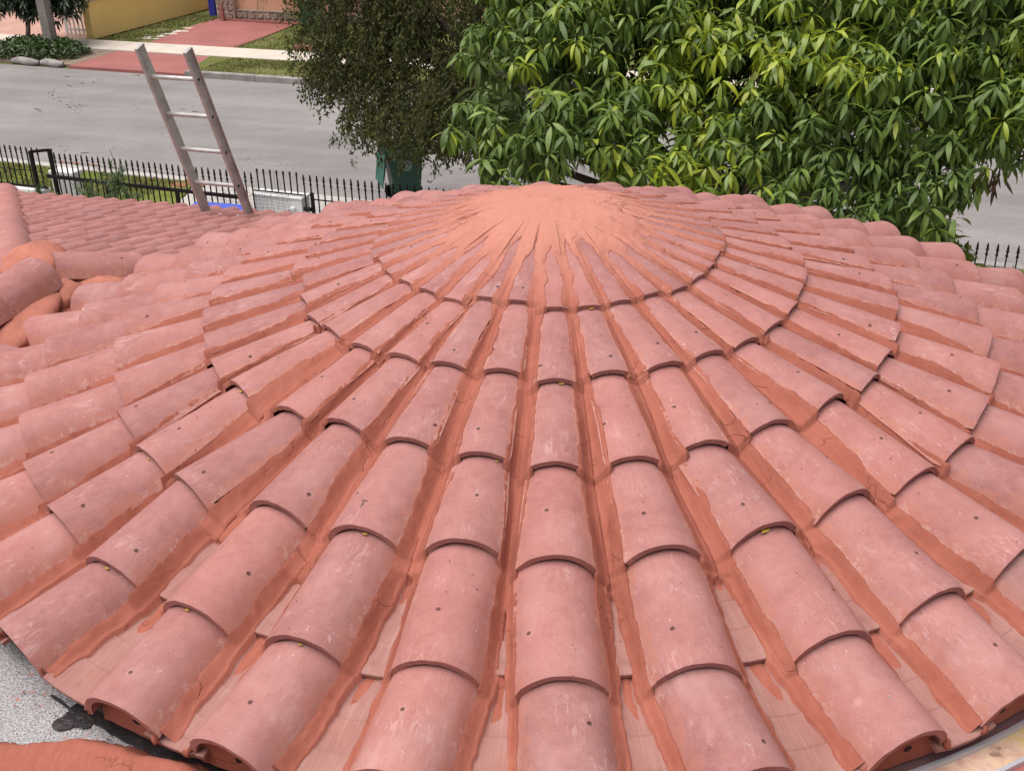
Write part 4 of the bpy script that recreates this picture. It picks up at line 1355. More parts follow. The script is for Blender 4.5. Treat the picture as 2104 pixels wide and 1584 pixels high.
# ------------------------------------------------------------------ front fence
TIPZ = 1.235
mb = MB()
mb.box((0, 0, -0.45), (0.018, 0.018, 0.9 - 0.03))
prof = [(0.012, -0.165), (0.024, -0.15), (0.014, -0.135), (0.013, -0.105), (0.026, -0.09), (0.014, -0.075), (0.018, -0.055), (0.001, 0.0)]
mb.tube([(0, 0, z) for r, z in prof], [r for r, z in prof], 6)
for q in (-1, 1):
    mb.add([(0, -0.004, -0.095), (0, 0.004, -0.095), (q * 0.034, 0, -0.072)], [(0, 1, 2), (0, 2, 1)])
    mb.add([(0, -0.004, -0.155), (0, 0.004, -0.155), (q * 0.026, 0, -0.138)], [(0, 1, 2), (0, 2, 1)])
PICK = mesh_np("picket", mb.v, mb.f, M_IRON)
SROT = Matrix.Rotation(SA, 4, 'Z')


def picket(par, u, v, dz=0.0, zs=1.0):
    obj("picket", PICK, par, Matrix.Translation(Vector(S(u, v, TIPZ + dz))) @ SROT @ Matrix.Rotation(R(rng.normal(0, 0.5)), 4, 'Y') @ Matrix.Diagonal((1, 1, zs, 1)))


# left run on its white wall
FL = empty("iron_fence", S(-16, 11.66)); tag(FL, "black iron picket fence standing on the low white wall, far left", "fence")
for i in range(40):
    picket(FL, -14.13 - i * 0.125, 11.66, 0, 0.85)
mb = MB(); mb.box(S(-16.7, 11.66, 0.485), (5.3, 0.04, 0.03), SAX); mb.build("rail", M_IRON, FL)
mb = MB(); mb.box(S(-16.7, 11.66, 0.78), (5.3, 0.012, 0.012), SAX); mb.build("rail", M_IRON, FL)
WL = empty("garden_wall", S(-17, 11.66)); tag(WL, "low white rendered wall under the left run of iron fence", "wall")
mb = MB(); mb.box(S(-19.1, 11.66, 0.20), (10.0, 0.16, 0.40), SAX); mb.build("wall_body", M_WHITE, WL)
mb = MB(); mb.box(S(-19.1, 11.66, 0.43), (10.0, 0.24, 0.06), SAX); mb.build("wall_cap", M_WHITE, WL, bevel=0.01)
PL = empty("gate_pillar", S(-13.8, 11.9)); tag(PL, "short white gate pillar with flat cap behind the tall black posts", "pillar")
mb = MB(); mb.box(S(-13.78, 11.88, 0.36), (0.50, 0.22, 0.72), SAX); mb.build("pillar_body", M_WHITE, PL)
mb = MB(); mb.box(S(-13.78, 11.88, 0.755), (0.56, 0.28, 0.07), SAX); mb.build("pillar_cap", M_WHITE, PL, bevel=0.015)
# sliding gate
GT = empty("sliding_gate", S(-11.8, 11.5)); tag(GT, "long black iron sliding gate with spear topped pickets and a heavy rail", "gate")
for i in range(35):
    picket(GT, -13.62 + i * 0.1215, 11.52, -0.01 * (i % 3 == 1), 1.2)
mb = MB(); mb.box(S(-11.75, 11.52, 0.765), (4.25, 0.05, 0.055), SAX); mb.build("rail", M_IRON, GT)
mb = MB(); mb.box(S(-11.75, 11.52, 0.12), (4.25, 0.05, 0.05), SAX); mb.build("rail", M_IRON, GT)
for uu in (-12.55, -11.05, -9.72):
    mb = MB(); mb.box(S(uu, 11.52, 0.40), (0.055, 0.055, 0.72), SAX); mb.build("upright", M_IRON, GT)
GP = empty("gate_guide", S(-13.95, 11.55)); tag(GP, "pair of tall black posts joined at the top guiding the gate", "gate post")
for (uu, vv) in ((-14.05, 11.42), (-13.80, 11.62)):
    mb = MB(); mb.box(S(uu, vv, 0.62), (0.06, 0.06, 1.24), SAX); mb.build("post", M_IRON, GP)
mb = MB(); mb.bar(S(-14.05, 11.42, 1.225), S(-13.80, 11.62, 1.225), 0.05, 0.03, ZZ); mb.build("crosspiece", M_IRON, GP)
# right pillar with the lamp
PR = empty("wall_pier", S(-9.1, 11.75)); tag(PR, "white wall pier with a round fitting on its face, right of the gate", "pillar")
mb = MB(); mb.box(S(-9.13, 11.80, 0.40), (0.95, 0.26, 0.76), SAX); mb.build("pier_body", M_WHITE, PR, bevel=0.008)
mb = MB(); mb.box(S(-9.13, 11.80, 0.795), (0.99, 0.30, 0.035), SAX); mb.build("pier_cap", M_WHITE, PR, bevel=0.008)
mb = MB(); c = S(-8.80, 11.63, 0.62); mb.tube([c, c - TV * 0.05], [0.05, 0.05], 14); mb.tube([c - TV * 0.05, c - TV * 0.07], [0.05, 0.03], 14); mb.build("round_fitting", M_WHITE, PR, smooth=True, sharp=40)
mb = MB(); c = S(-8.80, 11.625, 0.60); mb.tube([c - TV * 0.05 - TU * 0.03, c - TV * 0.062 - TU * 0.03], [0.028, 0.026], 10); mb.build("dark_lens", M_IRON, PR)
mb = MB(); mb.tube([S(-8.63, 11.7, 0.62), S(-8.50, 11.7, 0.62)], 0.035, 8); mb.build("hinge_bracket", M_IRON, PR)
mb = MB(); mb.box(S(-9.72, 11.55, 0.58), (0.16, 0.06, 0.06), SAX); mb.build("latch", M_IRON, PR)
# fence to the right
FR = empty("iron_fence", S(-4, 11.7)); tag(FR, "black iron picket fence running right from the white pier behind the turret", "fence")
for i in range(105):
    u0 = -9.5 + i * 0.128
    picket(FR, u0, 11.72, 0.0 if i < 7 else -0.02, 0.42 if i < 7 else 1.15)
mb = MB(); mb.box(S(-9.1, 11.72, 0.845), (1.0, 0.02, 0.02), SAX); mb.build("rail", M_IRON, FR)
mb = MB(); mb.box(S(-1.8, 11.72, 0.79), (13.3, 0.015, 0.02), SAX); mb.build("rail", M_IRON, FR)
mb = MB(); mb.box(S(-1.8, 11.72, 0.12), (13.3, 0.03, 0.03), SAX); mb.build("rail", M_IRON, FR)
mb = MB(); mb.box(S(-8.47, 11.72, 0.45), (0.05, 0.05, 0.9), SAX); mb.build("post", M_IRON, FR)
# wire netting in front of the pier
mb = MB()
for i in range(26):
    x0 = -10.1 + i * 0.055
    mb.tube([S(x0 + rng.normal(0, 0.01), 11.40 + 0.02 * math.sin(i), 0.15), S(x0 + 0.03 + rng.normal(0, 0.01), 11.42, 0.55 + rng.normal(0, 0.01)), S(x0 + rng.normal(0, 0.015), 11.44, 0.9 + 0.12 * rng.random() + (0.25 if i in (20, 21, 22) else 0))], 0.0022, 4)
for i in range(13):
    z = 0.2 + i * 0.058
    mb.tube([S(-10.1 + 0.34 * q, 11.41 + 0.015 * math.sin(q * 2 + i), z + 0.015 * math.sin(q * 1.7 + i)) for q in range(5)], 0.0022, 4)
tag(mb.build("wire_netting", M_IRON), "sagging grey wire netting in front of the white pier", "netting")


# ------------------------------------------------------------------ wheeled bins
def wheel_bin(name, loc, rz, mb_mat, lid_mat, w=0.62, d=0.72, h=1.0, lid_angle=0.0):
    """front of the bin faces -y, hinge at +y; lid_angle opens it to the back"""
    root = empty(name, (0, 0, 0))
    M = Matrix.Translation(Vector(loc)) @ Matrix.Rotation(rz, 4, 'Z')
    root.matrix_basis = M; WM[root] = M

    def part(nm, mbx, mat, mm=Matrix.Identity(4), bev=0.012, sm=False):
        o = obj(nm, mesh_np(nm, mbx.v, mbx.f, mat, mbx.m, sm, 40), root, M @ mm)
        if bev:
            b = o.modifiers.new("bevel", 'BEVEL'); b.width = bev; b.segments = 2; b.limit_method = 'ANGLE'
        return o
    b = MB()
    w0, d0 = w * 0.80, d * 0.72
    t = 0.012
    outer = [(-w0 / 2, -d0 / 2, 0.06), (w0 / 2, -d0 / 2, 0.06), (w0 / 2, d0 / 2, 0.06), (-w0 / 2, d0 / 2, 0.06),
             (-w / 2, -d / 2, h), (w / 2, -d / 2, h), (w / 2, d / 2, h), (-w / 2, d / 2, h)]
    inner = [(x * 0.95, y * 0.95, z + (0.02 if z < 0.5 else 0)) for x, y, z in outer]
    b.add(outer + inner, [(0, 3, 2, 1), (0, 1, 5, 4), (1, 2, 6, 5), (2, 3, 7, 6), (3, 0, 4, 7),
                          (8, 9, 10, 11), (8, 12, 13, 9), (9, 13, 14, 10), (10, 14, 15, 11), (11, 15, 12, 8),
                          (4, 5, 13, 12), (5, 6, 14, 13), (6, 7, 15, 14), (7, 4, 12, 15)])
    part("bin_body", b, mb_mat, bev=0.006)
    b = MB()
    for (c, s) in (((0, -d / 2 - 0.012, h - 0.03), (w + 0.04, 0.03, 0.05)), ((0, d / 2 + 0.012, h - 0.03), (w + 0.04, 0.03, 0.05)), ((-w / 2 - 0.01, 0, h - 0.03), (0.025, d, 0.05)), ((w / 2 + 0.01, 0, h - 0.03), (0.025, d, 0.05))):
        b.box(c, s)
    part("bin_rim", b, lid_mat)
    b = MB(); b.tube([(-w / 2 + 0.05, d / 2 + 0.075, h - 0.04), (w / 2 - 0.05, d / 2 + 0.075, h - 0.04)], 0.016, 8)
    for sx in (-1, 1):
        b.box((sx * (w / 2 - 0.08), d / 2 + 0.045, h - 0.04), (0.03, 0.08, 0.05))
    part("handle", b, mb_mat, bev=0)
    for sx in (-1, 1):
        b = MB(); b.tube([(sx * (w0 / 2 - 0.02), d0 / 2 - 0.02, 0.125), (sx * (w0 / 2 + 0.05), d0 / 2 - 0.02, 0.125)], 0.125, 18)
        part("wheel", b, M_IRON, bev=0.008, sm=True)
    b = MB()
    n = 7
    vs = []
    for lay in (0.0, -0.014):
        for i in range(n):
            for q in range(n):
                x = (-0.5 + q / (n - 1)) * (w + 0.06); y = -(i / (n - 1)) * (d + 0.07)
                z = 0.05 * math.sin(math.pi * min(1, max(0, (q / (n - 1)))))**0.6 * math.sin(math.pi * (0.12 + 0.76 * i / (n - 1)))
                if i in (0, n - 1) or q in (0, n - 1): z = -0.012
                vs.append((x, y, z + lay))
    fs = []
    for i in range(n - 1):
        for q in range(n - 1):
            a = i * n + q
            fs += [(a, a + n, a + n + 1, a + 1), (n * n + a, n * n + a + 1, n * n + a + n + 1, n * n + a + n)]
    for q in range(n - 1):
        fs += [(q, q + 1, n * n + q + 1, n * n + q), ((n - 1) * n + q, n * n + (n - 1) * n + q, n * n + (n - 1) * n + q + 1, (n - 1) * n + q + 1),
               (q * n, n * n + q * n, n * n + q * n + n, q * n + n), (q * n + n - 1, q * n + 2 * n - 1, n * n + q * n + 2 * n - 1, n * n + q * n + n - 1)]
    b.add(vs, fs)
    b.box((0, -(d + 0.07) * 0.5, 0.05), (w * 0.55, 0.02, 0.02))
    lm = Matrix.Translation(Vector((0, d / 2 + 0.035, h + 0.02))) @ Matrix.Rotation(-lid_angle, 4, 'X')
    part("lid", b, lid_mat, lm, bev=0)
    return root, M, part


bin_p = S(-8.09, 14.35, 0.02)
GB, GM, gpart = wheel_bin("wheeled_bin", bin_p, SA + R(128), M_GREENB, M_GREENL, 0.66, 0.64, 1.05, R(262))
tag(GB, "dark green wheeled bin with its lid hanging open, on the near kerb", "bin")
b = MB()
N_ = 22
xs_ = 0.66 / 2 * 0.945 + 0.006


def seal_pt(r, a):
    yy, zz = r * math.cos(a), 0.74 + r * math.sin(a)
    k = 0.80 + 0.20 * (zz - 0.06) / (1.05 - 0.06)
    return (-(0.66 / 2 * k) - 0.004, yy, zz)


for (ra, rb_) in ((0.088, 0.100), (0.060, 0.066)):
    p = [seal_pt(ra, 2 * math.pi * i / N_) for i in range(N_)] + [seal_pt(rb_, 2 * math.pi * i / N_) for i in range(N_)]
    b.add(p, [(i, (i + 1) % N_, N_ + (i + 1) % N_, N_ + i) for i in range(N_)])
for i in range(18):
    a = 2 * math.pi * i / 18
    b.add([seal_pt(0.070, a - 0.08), seal_pt(0.070, a + 0.08), seal_pt(0.084, a + 0.07), seal_pt(0.084, a - 0.07)], [(0, 1, 2, 3)])
for (y0, y1, z0, z1) in ((-0.045, 0.045, -0.03, -0.022), (-0.03, -0.018, -0.022, 0.02), (-0.006, 0.006, -0.022, 0.042), (0.018, 0.03, -0.022, 0.028), (-0.04, 0.04, -0.045, -0.039)):
    b.add([seal_pt(math.hypot(y, z), math.atan2(z, y)) for y, z in ((y0, z0), (y1, z0), (y1, z1), (y0, z1))], [(0, 1, 2, 3)])
gpart("round_seal", b, M_SEAL, bev=0)
BB, BM, bpart = wheel_bin("wheeled_bin", S(-9.3, 10.05, 0.03), SA + R(4), M_BLUEB, M_BLUEB, 0.92, 0.8, 0.98, R(-3))
tag(BB, "blue wheeled bin with closed lid, just beyond the tiled eave", "bin")
FB, FM, fpart = wheel_bin("wheeled_bin", S(-18.92, 29.5, 0.07), SA + R(8), M_GREENB, M_GREENL, 0.62, 0.7, 1.05, 0.0)
tag(FB, "distant green wheeled bin with closed lid beside the peach house", "bin")

# ------------------------------------------------------------------ the houses across the street
PH_ = empty("peach_house", S(-20, 33)); tag(PH_, "peach rendered house with a stone base and pillar across the street", "house")
mb = MB(); mb.box(S(-16.9, 35.2, 1.7), (12.2, 7.8, 3.4), SAX); mb.build("house_wall", M_PEACH, PH_)
mb = MB(); mb.box(S(-17.2, 35.2, 3.5), (14.2, 9.2, 0.2), SAX); mb.build("roof", M_WHITE, PH_)
mb = MB(); mb.box(S(-24.12, 31.6, 1.6), (0.26, 0.5, 3.2), SAX); mb.build("blue_wall", M_BLUEW, PH_)
STW = MB(); STW.box(S(-16.9, 31.2, 0.2), (11.9, 0.10, 0.40), SAX); SB = STW.build("stone_base", M_JOINT, PH_)


def stones(par, u0, u1, v, z0, z1, size, seed):
    r_ = np.random.default_rng(seed)
    z = z0
    row = 0
    while z < z1 - 0.02:
        hh = min(size * (0.7 + 0.5 * r_.random()), z1 - z)
        u = u0 - 0.0
        while u < u1 - 0.03:
            ww = min(size * (0.8 + 0.9 * r_.random()), u1 - u)
            b = MB()
            k = 8
            cu, cz = u + ww / 2, z + hh / 2
            p0, p1 = [], []
            for i in range(k):
                a = 2 * math.pi * (i + 0.5) / k
                q = 0.86 + 0.2 * r_.random()
                du = max(-1, min(1, 1.35 * math.cos(a))) * ww / 2 * q * 0.97
                dz = max(-1, min(1, 1.35 * math.sin(a))) * hh / 2 * q * 0.97
                p0.append(S(cu + du, v, cz + dz)); p1.append(S(cu + du * 0.75, v - 0.035 - 0.02 * r_.random(), cz + dz * 0.75))
            b.add(p0 + p1, [(i, (i + 1) % k, k + (i + 1) % k, k + i) for i in range(k)] + [tuple(range(k, 2 * k))])
            b.build("stone", M_STONE, par)
            u += ww
        z += hh


stones(SB, -22.95, -18.2, 31.15, 0.09, 0.40, 0.20, 4)
mb = MB(); mb.box(S(-23.35, 31.30, 1.6), (0.72, 0.5, 3.2), SAX); SPI = mb.build("stone_pillar", M_JOINT, PH_)
stones(SPI, -23.70, -23.0, 31.05, 0.08, 1.5, 0.24, 5)
YW = empty("yellow_wall", S(-25.4, 30)); tag(YW, "long yellow garden wall with a pale cap across the street", "wall")
mb = MB(); mb.box(S(-25.46, 31.4, 0.66), (0.27, 9.9, 1.16), SAX); mb.build("wall_body", M_YELLOW, YW)
mb = MB(); mb.box(S(-25.46, 31.4, 1.27), (0.34, 9.98, 0.06), SAX); mb.build("wall_cap", M_CONC, YW, bevel=0.01)
TQ = empty("turquoise_panel", S(-26.2, 28)); tag(TQ, "turquoise railing showing above the yellow wall's cap", "railing")
for i in range(8):
    mb = MB(); mb.box(S(-25.9, 27.0 + i * 0.3, 0.9), (0.03, 0.12, 1.5), SAX); mb.build("slat", M_TURQ, TQ)
mb = MB(); mb.box(S(-25.86, 28.0, 1.62), (0.05, 2.4, 0.06), SAX); mb.build("rail", M_WHITE, TQ)
WG = empty("white_gate", S(-26.3, 26.9)); tag(WG, "white barred gate at the end of the yellow wall", "gate")
for i in range(7):
    mb = MB(); mb.box(S(-26.72 + i * 0.17, 26.85, 0.75), (0.05 if i else 0.09, 0.04, 1.3), SAX); mb.build("bar", M_WHITE, WG)
for z in (0.28, 1.3):
    mb = MB(); mb.box(S(-26.2, 26.85, z), (1.1, 0.03, 0.06), SAX); mb.build("rail", M_WHITE, WG)
mb = MB(); mb.bar(S(-23.2, 30.75, 0.12), S(-20.45, 30.55, 0.12), 0.06, 0.06, ZZ); tag(mb.build("red_pipe", M_REDDRV), "thin red pipe lying across the top of the red driveway", "pipe")
mb = MB(); mb.box(S(-23.2, 30.62, 0.35), (0.14, 0.10, 0.55), SAX, top=0.6); tag(mb.build("red_marker", M_REDDRV), "small red wedge standing at the foot of the stone pillar", "marker")
mb = MB(); mb.box(S(-17.55, 26.75, 0.13), (0.75, 0.3, 0.14), SAX); tag(mb.build("red_block", M_REDDRV), "low red painted block on the grass beside the sidewalk", "block")
mb = MB(); mb.box(S(-16.0, 28.9, 0.25), (0.9, 0.5, 0.5), SAX); tag(mb.build("red_planter", M_REDDRV), "red planter box behind the olive leaves of the street tree", "planter")
mb = MB(); mb.bar(S(-25.05, 24.25, 0), S(-25.15, 24.28, 5.5), 0.30, 0.28, TU); tag(mb.build("utility_pole", M_BARKG), "grey square pole rising from the planted mound", "pole")

# ------------------------------------------------------------------ leaves and trees


def leaf_shape(L, W, droop, nseg=4, fold=0.18, base=0.0):
    """one leaf along +x, arching down; returns verts and triangles"""
    t = np.linspace(0, 1, nseg + 1)
    ang = -droop * t
    dx = np.cos(ang) * L / nseg; dz = np.sin(ang) * L / nseg
    x = np.concatenate([[0], np.cumsum(dx[:-1])]); z = np.concatenate([[0], np.cumsum(dz[:-1])])
    w = W / 2 * np.sin(np.pi * np.clip(t * 0.94 + 0.03, 0, 1)) ** 0.8 * (1.12 - 0.3 * t)
    V, F = [], []
    for i in range(nseg + 1):
        V += [(x[i], -w[i], z[i] + fold * w[i]), (x[i], 0, z[i]), (x[i], w[i], z[i] + fold * w[i])]
    for i in range(nseg):
        a = i * 3
        F += [(a, a + 3, a + 4), (a, a + 4, a + 1), (a + 1, a + 4, a + 5), (a + 1, a + 5, a + 2)]
    return np.array(V), np.array(F)


def orient(d, up=ZZ, roll=None):
    """frames (n,3,3) whose x axis is d"""
    d = d / np.linalg.norm(d, axis=1, keepdims=True)
    y = np.cross(np.broadcast_to(up, d.shape), d)
    nn = np.linalg.norm(y, axis=1, keepdims=True)
    y = np.where(nn > 1e-4, y / np.maximum(nn, 1e-4), np.array([0, 1.0, 0]))
    z = np.cross(d, y)
    if roll is not None:
        c, s = np.cos(roll)[:, None], np.sin(roll)[:, None]
        y, z = y * c + z * s, z * c - y * s
    return np.stack([d, y, z], -1)


def bake(shape, pos, fr, scale):
    V, F = shape
    n = len(pos)
    P = np.einsum('nij,kj->nki', fr, V) * scale[:, None, None] + pos[:, None, :]
    Fi = F[None] + (np.arange(n) * len(V))[:, None, None]
    return P.reshape(-1, 3), Fi.reshape(-1, 3)


def rosettes(lobes, dens, leaf_n, zmin, out=0.35, inner=0.0, seed=1, cut=None):
    """shoot tips on the upper and outer skin of the lobes: position and axis"""
    r_ = np.random.default_rng(seed)
    P, A = [], []
    for (x, y, z, r) in lobes:
        m = int(dens * 4 * math.pi * r * r)
        d = r_.normal(size=(m, 3)); d /= np.linalg.norm(d, axis=1, keepdims=True)
        keep = d[:, 2] > -0.55
        d = d[keep]
        rr = r * (1 - inner * r_.random(len(d)) ** 2)
        p = np.array([x, y, z]) + d * rr[:, None] * np.array([1, 1, 0.85])
        a = d * out + ZZ * (1 - out) + r_.normal(0, 0.12, (len(d), 3))
        P.append(p); A.append(a / np.linalg.norm(a, axis=1, keepdims=True))
    P, A = np.concatenate(P), np.concatenate(A)
    k = P[:, 2] > zmin
    if cut is not None: k &= cut(P)
    return P[k], A[k]


def rosette_leaves(P, A, n0, n1, L, el=(-50, 5), seed=2):
    r_ = np.random.default_rng(seed)
    pos, dirs, sc, rid = [], [], [], []
    for i in range(len(P)):
        n = r_.integers(n0, n1 + 1)
        big = r_.choice([0.72, 0.9, 1.0, 1.12, 1.3])
        ph = r_.random() * 6.28 + np.arange(n) * 2.39996
        e = np.radians(el[0] + (el[1] - el[0]) * (np.arange(n) / max(1, n - 1)) + r_.normal(0, 9, n))
        a = A[i]
        x = np.cross(a, [0.3, 0.9, 0.1]); x /= np.linalg.norm(x); y = np.cross(a, x)
        rad = np.cos(ph)[:, None] * x + np.sin(ph)[:, None] * y
        d = rad * np.cos(e)[:, None] + a * np.sin(e)[:, None]
        pos.append(P[i] - a * (0.10 * (1 - np.arange(n) / n))[:, None] + rad * 0.02)
        dirs.append(d); sc.append(L * big * r_.uniform(0.72, 1.15, n)); rid.append(np.full(n, i))
    return np.concatenate(pos), np.concatenate(dirs), np.concatenate(sc), np.concatenate(rid)


def limb(mb, a, b, r0, r1, seed=0, sag=0.1, n=6):
    a, b = np.array(a, float), np.array(b, float)
    pts = []
    for i in range(n + 1):
        t = i / n
        p = a + (b - a) * t
        p = p + np.array([math.sin(seed + t * 5) * 0.08, math.cos(seed * 1.7 + t * 4) * 0.08, sag * math.sin(math.pi * t)]) * np.linalg.norm(b - a) * 0.5
        pts.append(p)
    mb.tube(pts, np.linspace(r0, r1, n + 1), 8)


# mango tree
MLOBES = [(-0.16, 7.07, 4.48, 0.46), (-0.46, 6.33, 3.91, 0.33), (-0.08, 6.15, 3.55, 0.42), (0.41, 6.93, 4.38, 0.7), (0.5, 6.07, 3.79, 0.6), (1.25, 7.19, 4.5, 0.8), (1.21, 6.34, 3.89, 0.65), (1.24, 5.71, 3.5, 0.5), (2.09, 7.6, 4.7, 0.8), (2.07, 6.77, 4.09, 0.75), (2.01, 5.81, 3.59, 0.6), (2.98, 7.18, 4.6, 0.9), (2.83, 6.04, 4.05, 0.8), (2.77, 5.26, 3.51, 0.5), (3.75, 6.64, 4.76, 0.9), (3.45, 5.76, 4.15, 0.8), (3.32, 5.08, 3.51, 0.5), (4.21, 6.01, 4.64, 0.8), (4.17, 5.47, 4.11, 0.6), (4.79, 6.0, 4.79, 0.9), (4.79, 5.38, 4.03, 0.7), (3.68, 5.24, 3.75, 0.4), (0.61, 7.82, 4.89, 0.9), (1.73, 8.04, 5.22, 1.0), (3.38, 7.68, 5.31, 1.1), (4.56, 6.94, 5.27, 1.1), (0.12, 7.66, 5.02, 0.5)]
MBACK = [(1.04, 8.61, 4.36, 1.3), (2.92, 8.48, 4.18, 1.5), (4.53, 7.98, 4.18, 1.5), (0.31, 7.9, 3.63, 0.85), (1.85, 7.58, 3.41, 1.1), (3.26, 7.04, 3.41, 1.1)]
CAMP = np.array([-0.1977, -4.5388, 6.6])
MT = empty("mango_tree", (2.4, 8.0, 0)); tag(MT, "broad mango tree with drooping green leaf rosettes and yellow green new shoots", "tree")
mb = MB(); limb(mb, (2.4, 8.0, 0), (2.3, 7.9, 2.2), 0.22, 0.17, 1, 0.0); mb.build("trunk", M_BARK, MT, smooth=True, sharp=60)
for i, (x, y, z, r) in enumerate(MLOBES + MBACK):
    mb = MB(); limb(mb, (2.3, 7.9, 2.1), (x, y, z - 0.3 * r), 0.07, 0.018, i, 0.06, 7)
    mb.build("branch", M_BARKG if i % 3 == 0 else M_DARKBARK, MT, smooth=True, sharp=60)
P1, A1 = rosettes(MLOBES, 18, 12, 2.6, 0.38, 0.35, 21)
P2, A2 = rosettes(MBACK, 10, 12, 2.3, 0.5, 0.5, 22)
shapes = [leaf_shape(1.0, 0.235, dr, 4, 0.2) for dr in (0.6, 1.1, 1.7)]
young = fbm(P1[:, 0] * 1.1 + 3, P1[:, 2] * 1.4 + P1[:, 1] * 0.8, 9, 3)
ynear = np.clip((2.0 - P1[:, 0]) * 0.035, -0.06, 0.07)
rr_ = np.random.default_rng(5)
rk = young + ynear + rr_.normal(0, 0.13, len(P1))
rm = np.where(rk > 0.70, 2, np.where(rk > 0.49, 1, 0))
pos1, dir1, sc1, id1 = rosette_leaves(P1, A1, 9, 18, 0.182, (-78, 0), 31)
pos2, dir2, sc2, id2 = rosette_leaves(P2, A2, 9, 13, 0.22, (-55, 15), 32)
pos = np.concatenate([pos1, pos2]); dirs = np.concatenate([dir1, dir2]); sc = np.concatenate([sc1, sc2])
mat_i = np.concatenate([rm[id1], np.zeros(len(pos2), int)])
cnt_ = np.bincount(id1, minlength=len(P1)); st_ = np.cumsum(cnt_) - cnt_
frac = np.concatenate([(np.arange(len(id1)) - st_[id1]) / np.maximum(cnt_[id1], 1), np.zeros(len(pos2))])
mat_i = np.where((frac > 0.7) & (rr_.random(len(frac)) < 0.25), np.minimum(mat_i + 1, 2), mat_i)
# lower leaves of a young shoot are older
flip = rr_.random(len(mat_i)) < 0.16
mat_i = np.where(flip, np.maximum(mat_i - 1, 0), mat_i)
shp = np.where(dirs[:, 2] > -0.1, rr_.choice([1, 2], len(pos)), rr_.choice([0, 1], len(pos)))
fr = orient(dirs, ZZ, rr_.normal(0, 0.35, len(pos)))
dist = np.linalg.norm(pos - CAMP, axis=1)
front = np.argsort(dist - 0.35 * (mat_i > 0) + rr_.normal(0, 0.05, len(pos)))
vis = front[:300]
LM = [ML_OLD, ML_MID, ML_NEW, ML_DRY]
lmesh = {(s, m): mesh_np("leaf", shapes[s][0], shapes[s][1], LM[m], None, True) for s in range(3) for m in range(3)}
for i in vis:
    f_ = fr[i] * sc[i]
    M = Matrix(((f_[0, 0], f_[0, 1], f_[0, 2], pos[i, 0]), (f_[1, 0], f_[1, 1], f_[1, 2], pos[i, 1]), (f_[2, 0], f_[2, 1], f_[2, 2], pos[i, 2]), (0, 0, 0, 1)))
    obj("leaf", lmesh[int(shp[i]), int(mat_i[i])], MT, M)
rest = np.setdiff1d(np.arange(len(pos)), vis)
VV, FF, MM, o_ = [], [], [], 0
for s in range(3):
    for m in range(3):
        k = rest[(shp[rest] == s) & (mat_i[rest] == m)]
        if len(k) == 0: continue
        p, f_ = bake(shapes[s], pos[k], fr[k], sc[k])
        VV.append(p); FF.append(f_ + o_); MM.append(np.full(len(f_), m)); o_ += len(p)
# hanging dry clusters
drop = [(4.12, 5.25, 3.62), (3.06, 6.5, 4.35)]
pp, dd_, ss = [], [], []
for c in drop:
    n = 20
    pp.append(np.array(c) + rr_.normal(0, 0.06, (n, 3))); d = rr_.normal(0, 0.28, (n, 3)); d[:, 2] = -1; dd_.append(d); ss.append(rr_.uniform(0.12, 0.22, n))
pp, dd_, ss = np.concatenate(pp), np.concatenate(dd_), np.concatenate(ss)
p, f_ = bake(leaf_shape(1.0, 0.16, 0.3, 4, 0.5), pp, orient(dd_, np.array([0.2, 1, 0])), ss)
VV.append(p); FF.append(f_ + o_); MM.append(np.full(len(f_), 3)); o_ += len(p)
tag(obj("crown", mesh_np("crown", np.concatenate(VV), np.concatenate(FF), LM, np.concatenate(MM), True), MT), kind='stuff')

# the olive brown street tree
DLOBES = [(-2.5, 14.28, 3.57, 1.0), (-1.88, 13.73, 2.98, 1.0), (-1.03, 13.75, 3.33, 1.25), (-0.67, 13.2, 2.54, 0.75), (-2.12, 13.09, 2.49, 0.5), (-1.6, 12.5, 2.60, 0.48), (-0.75, 12.9, 2.75, 0.6), (-0.35, 13.3, 3.1, 0.8), (-0.3, 13.0, 2.4, 0.5), (-1.35, 12.3, 2.42, 0.35), (-2.69, 13.66, 3.09, 0.5), (-1.08, 12.15, 2.80, 0.42), (-2.16, 14.63, 4.32, 1.3), (-0.85, 14.53, 4.44, 1.5), (-0.42, 12.75, 2.15, 0.25), (-1.10, 12.29, 2.22, 0.22)]
DT = empty("street_tree", (-0.2, 13.0, 0)); tag(DT, "dark olive street tree with small hanging leaves over the green bin", "tree")
mb = MB(); limb(mb, (-0.2, 13.2, 0), (-0.25, 13.4, 3.2), 0.2, 0.14, 3, 0.0); mb.build("trunk", M_DARKBARK, DT, smooth=True, sharp=60)
rd = np.random.default_rng(77)
tips = []
for i, (x, y, z, r) in enumerate(DLOBES):
    mb = MB(); limb(mb, (-0.25, 13.4, 2.9), (x, y, z + 0.2 * r), 0.06, 0.015, i + 4, 0.12, 7)
    mb.build("branch", M_DARKBARK, DT, smooth=True, sharp=60)
PP, DD, SS, TW = [], [], [], MB()
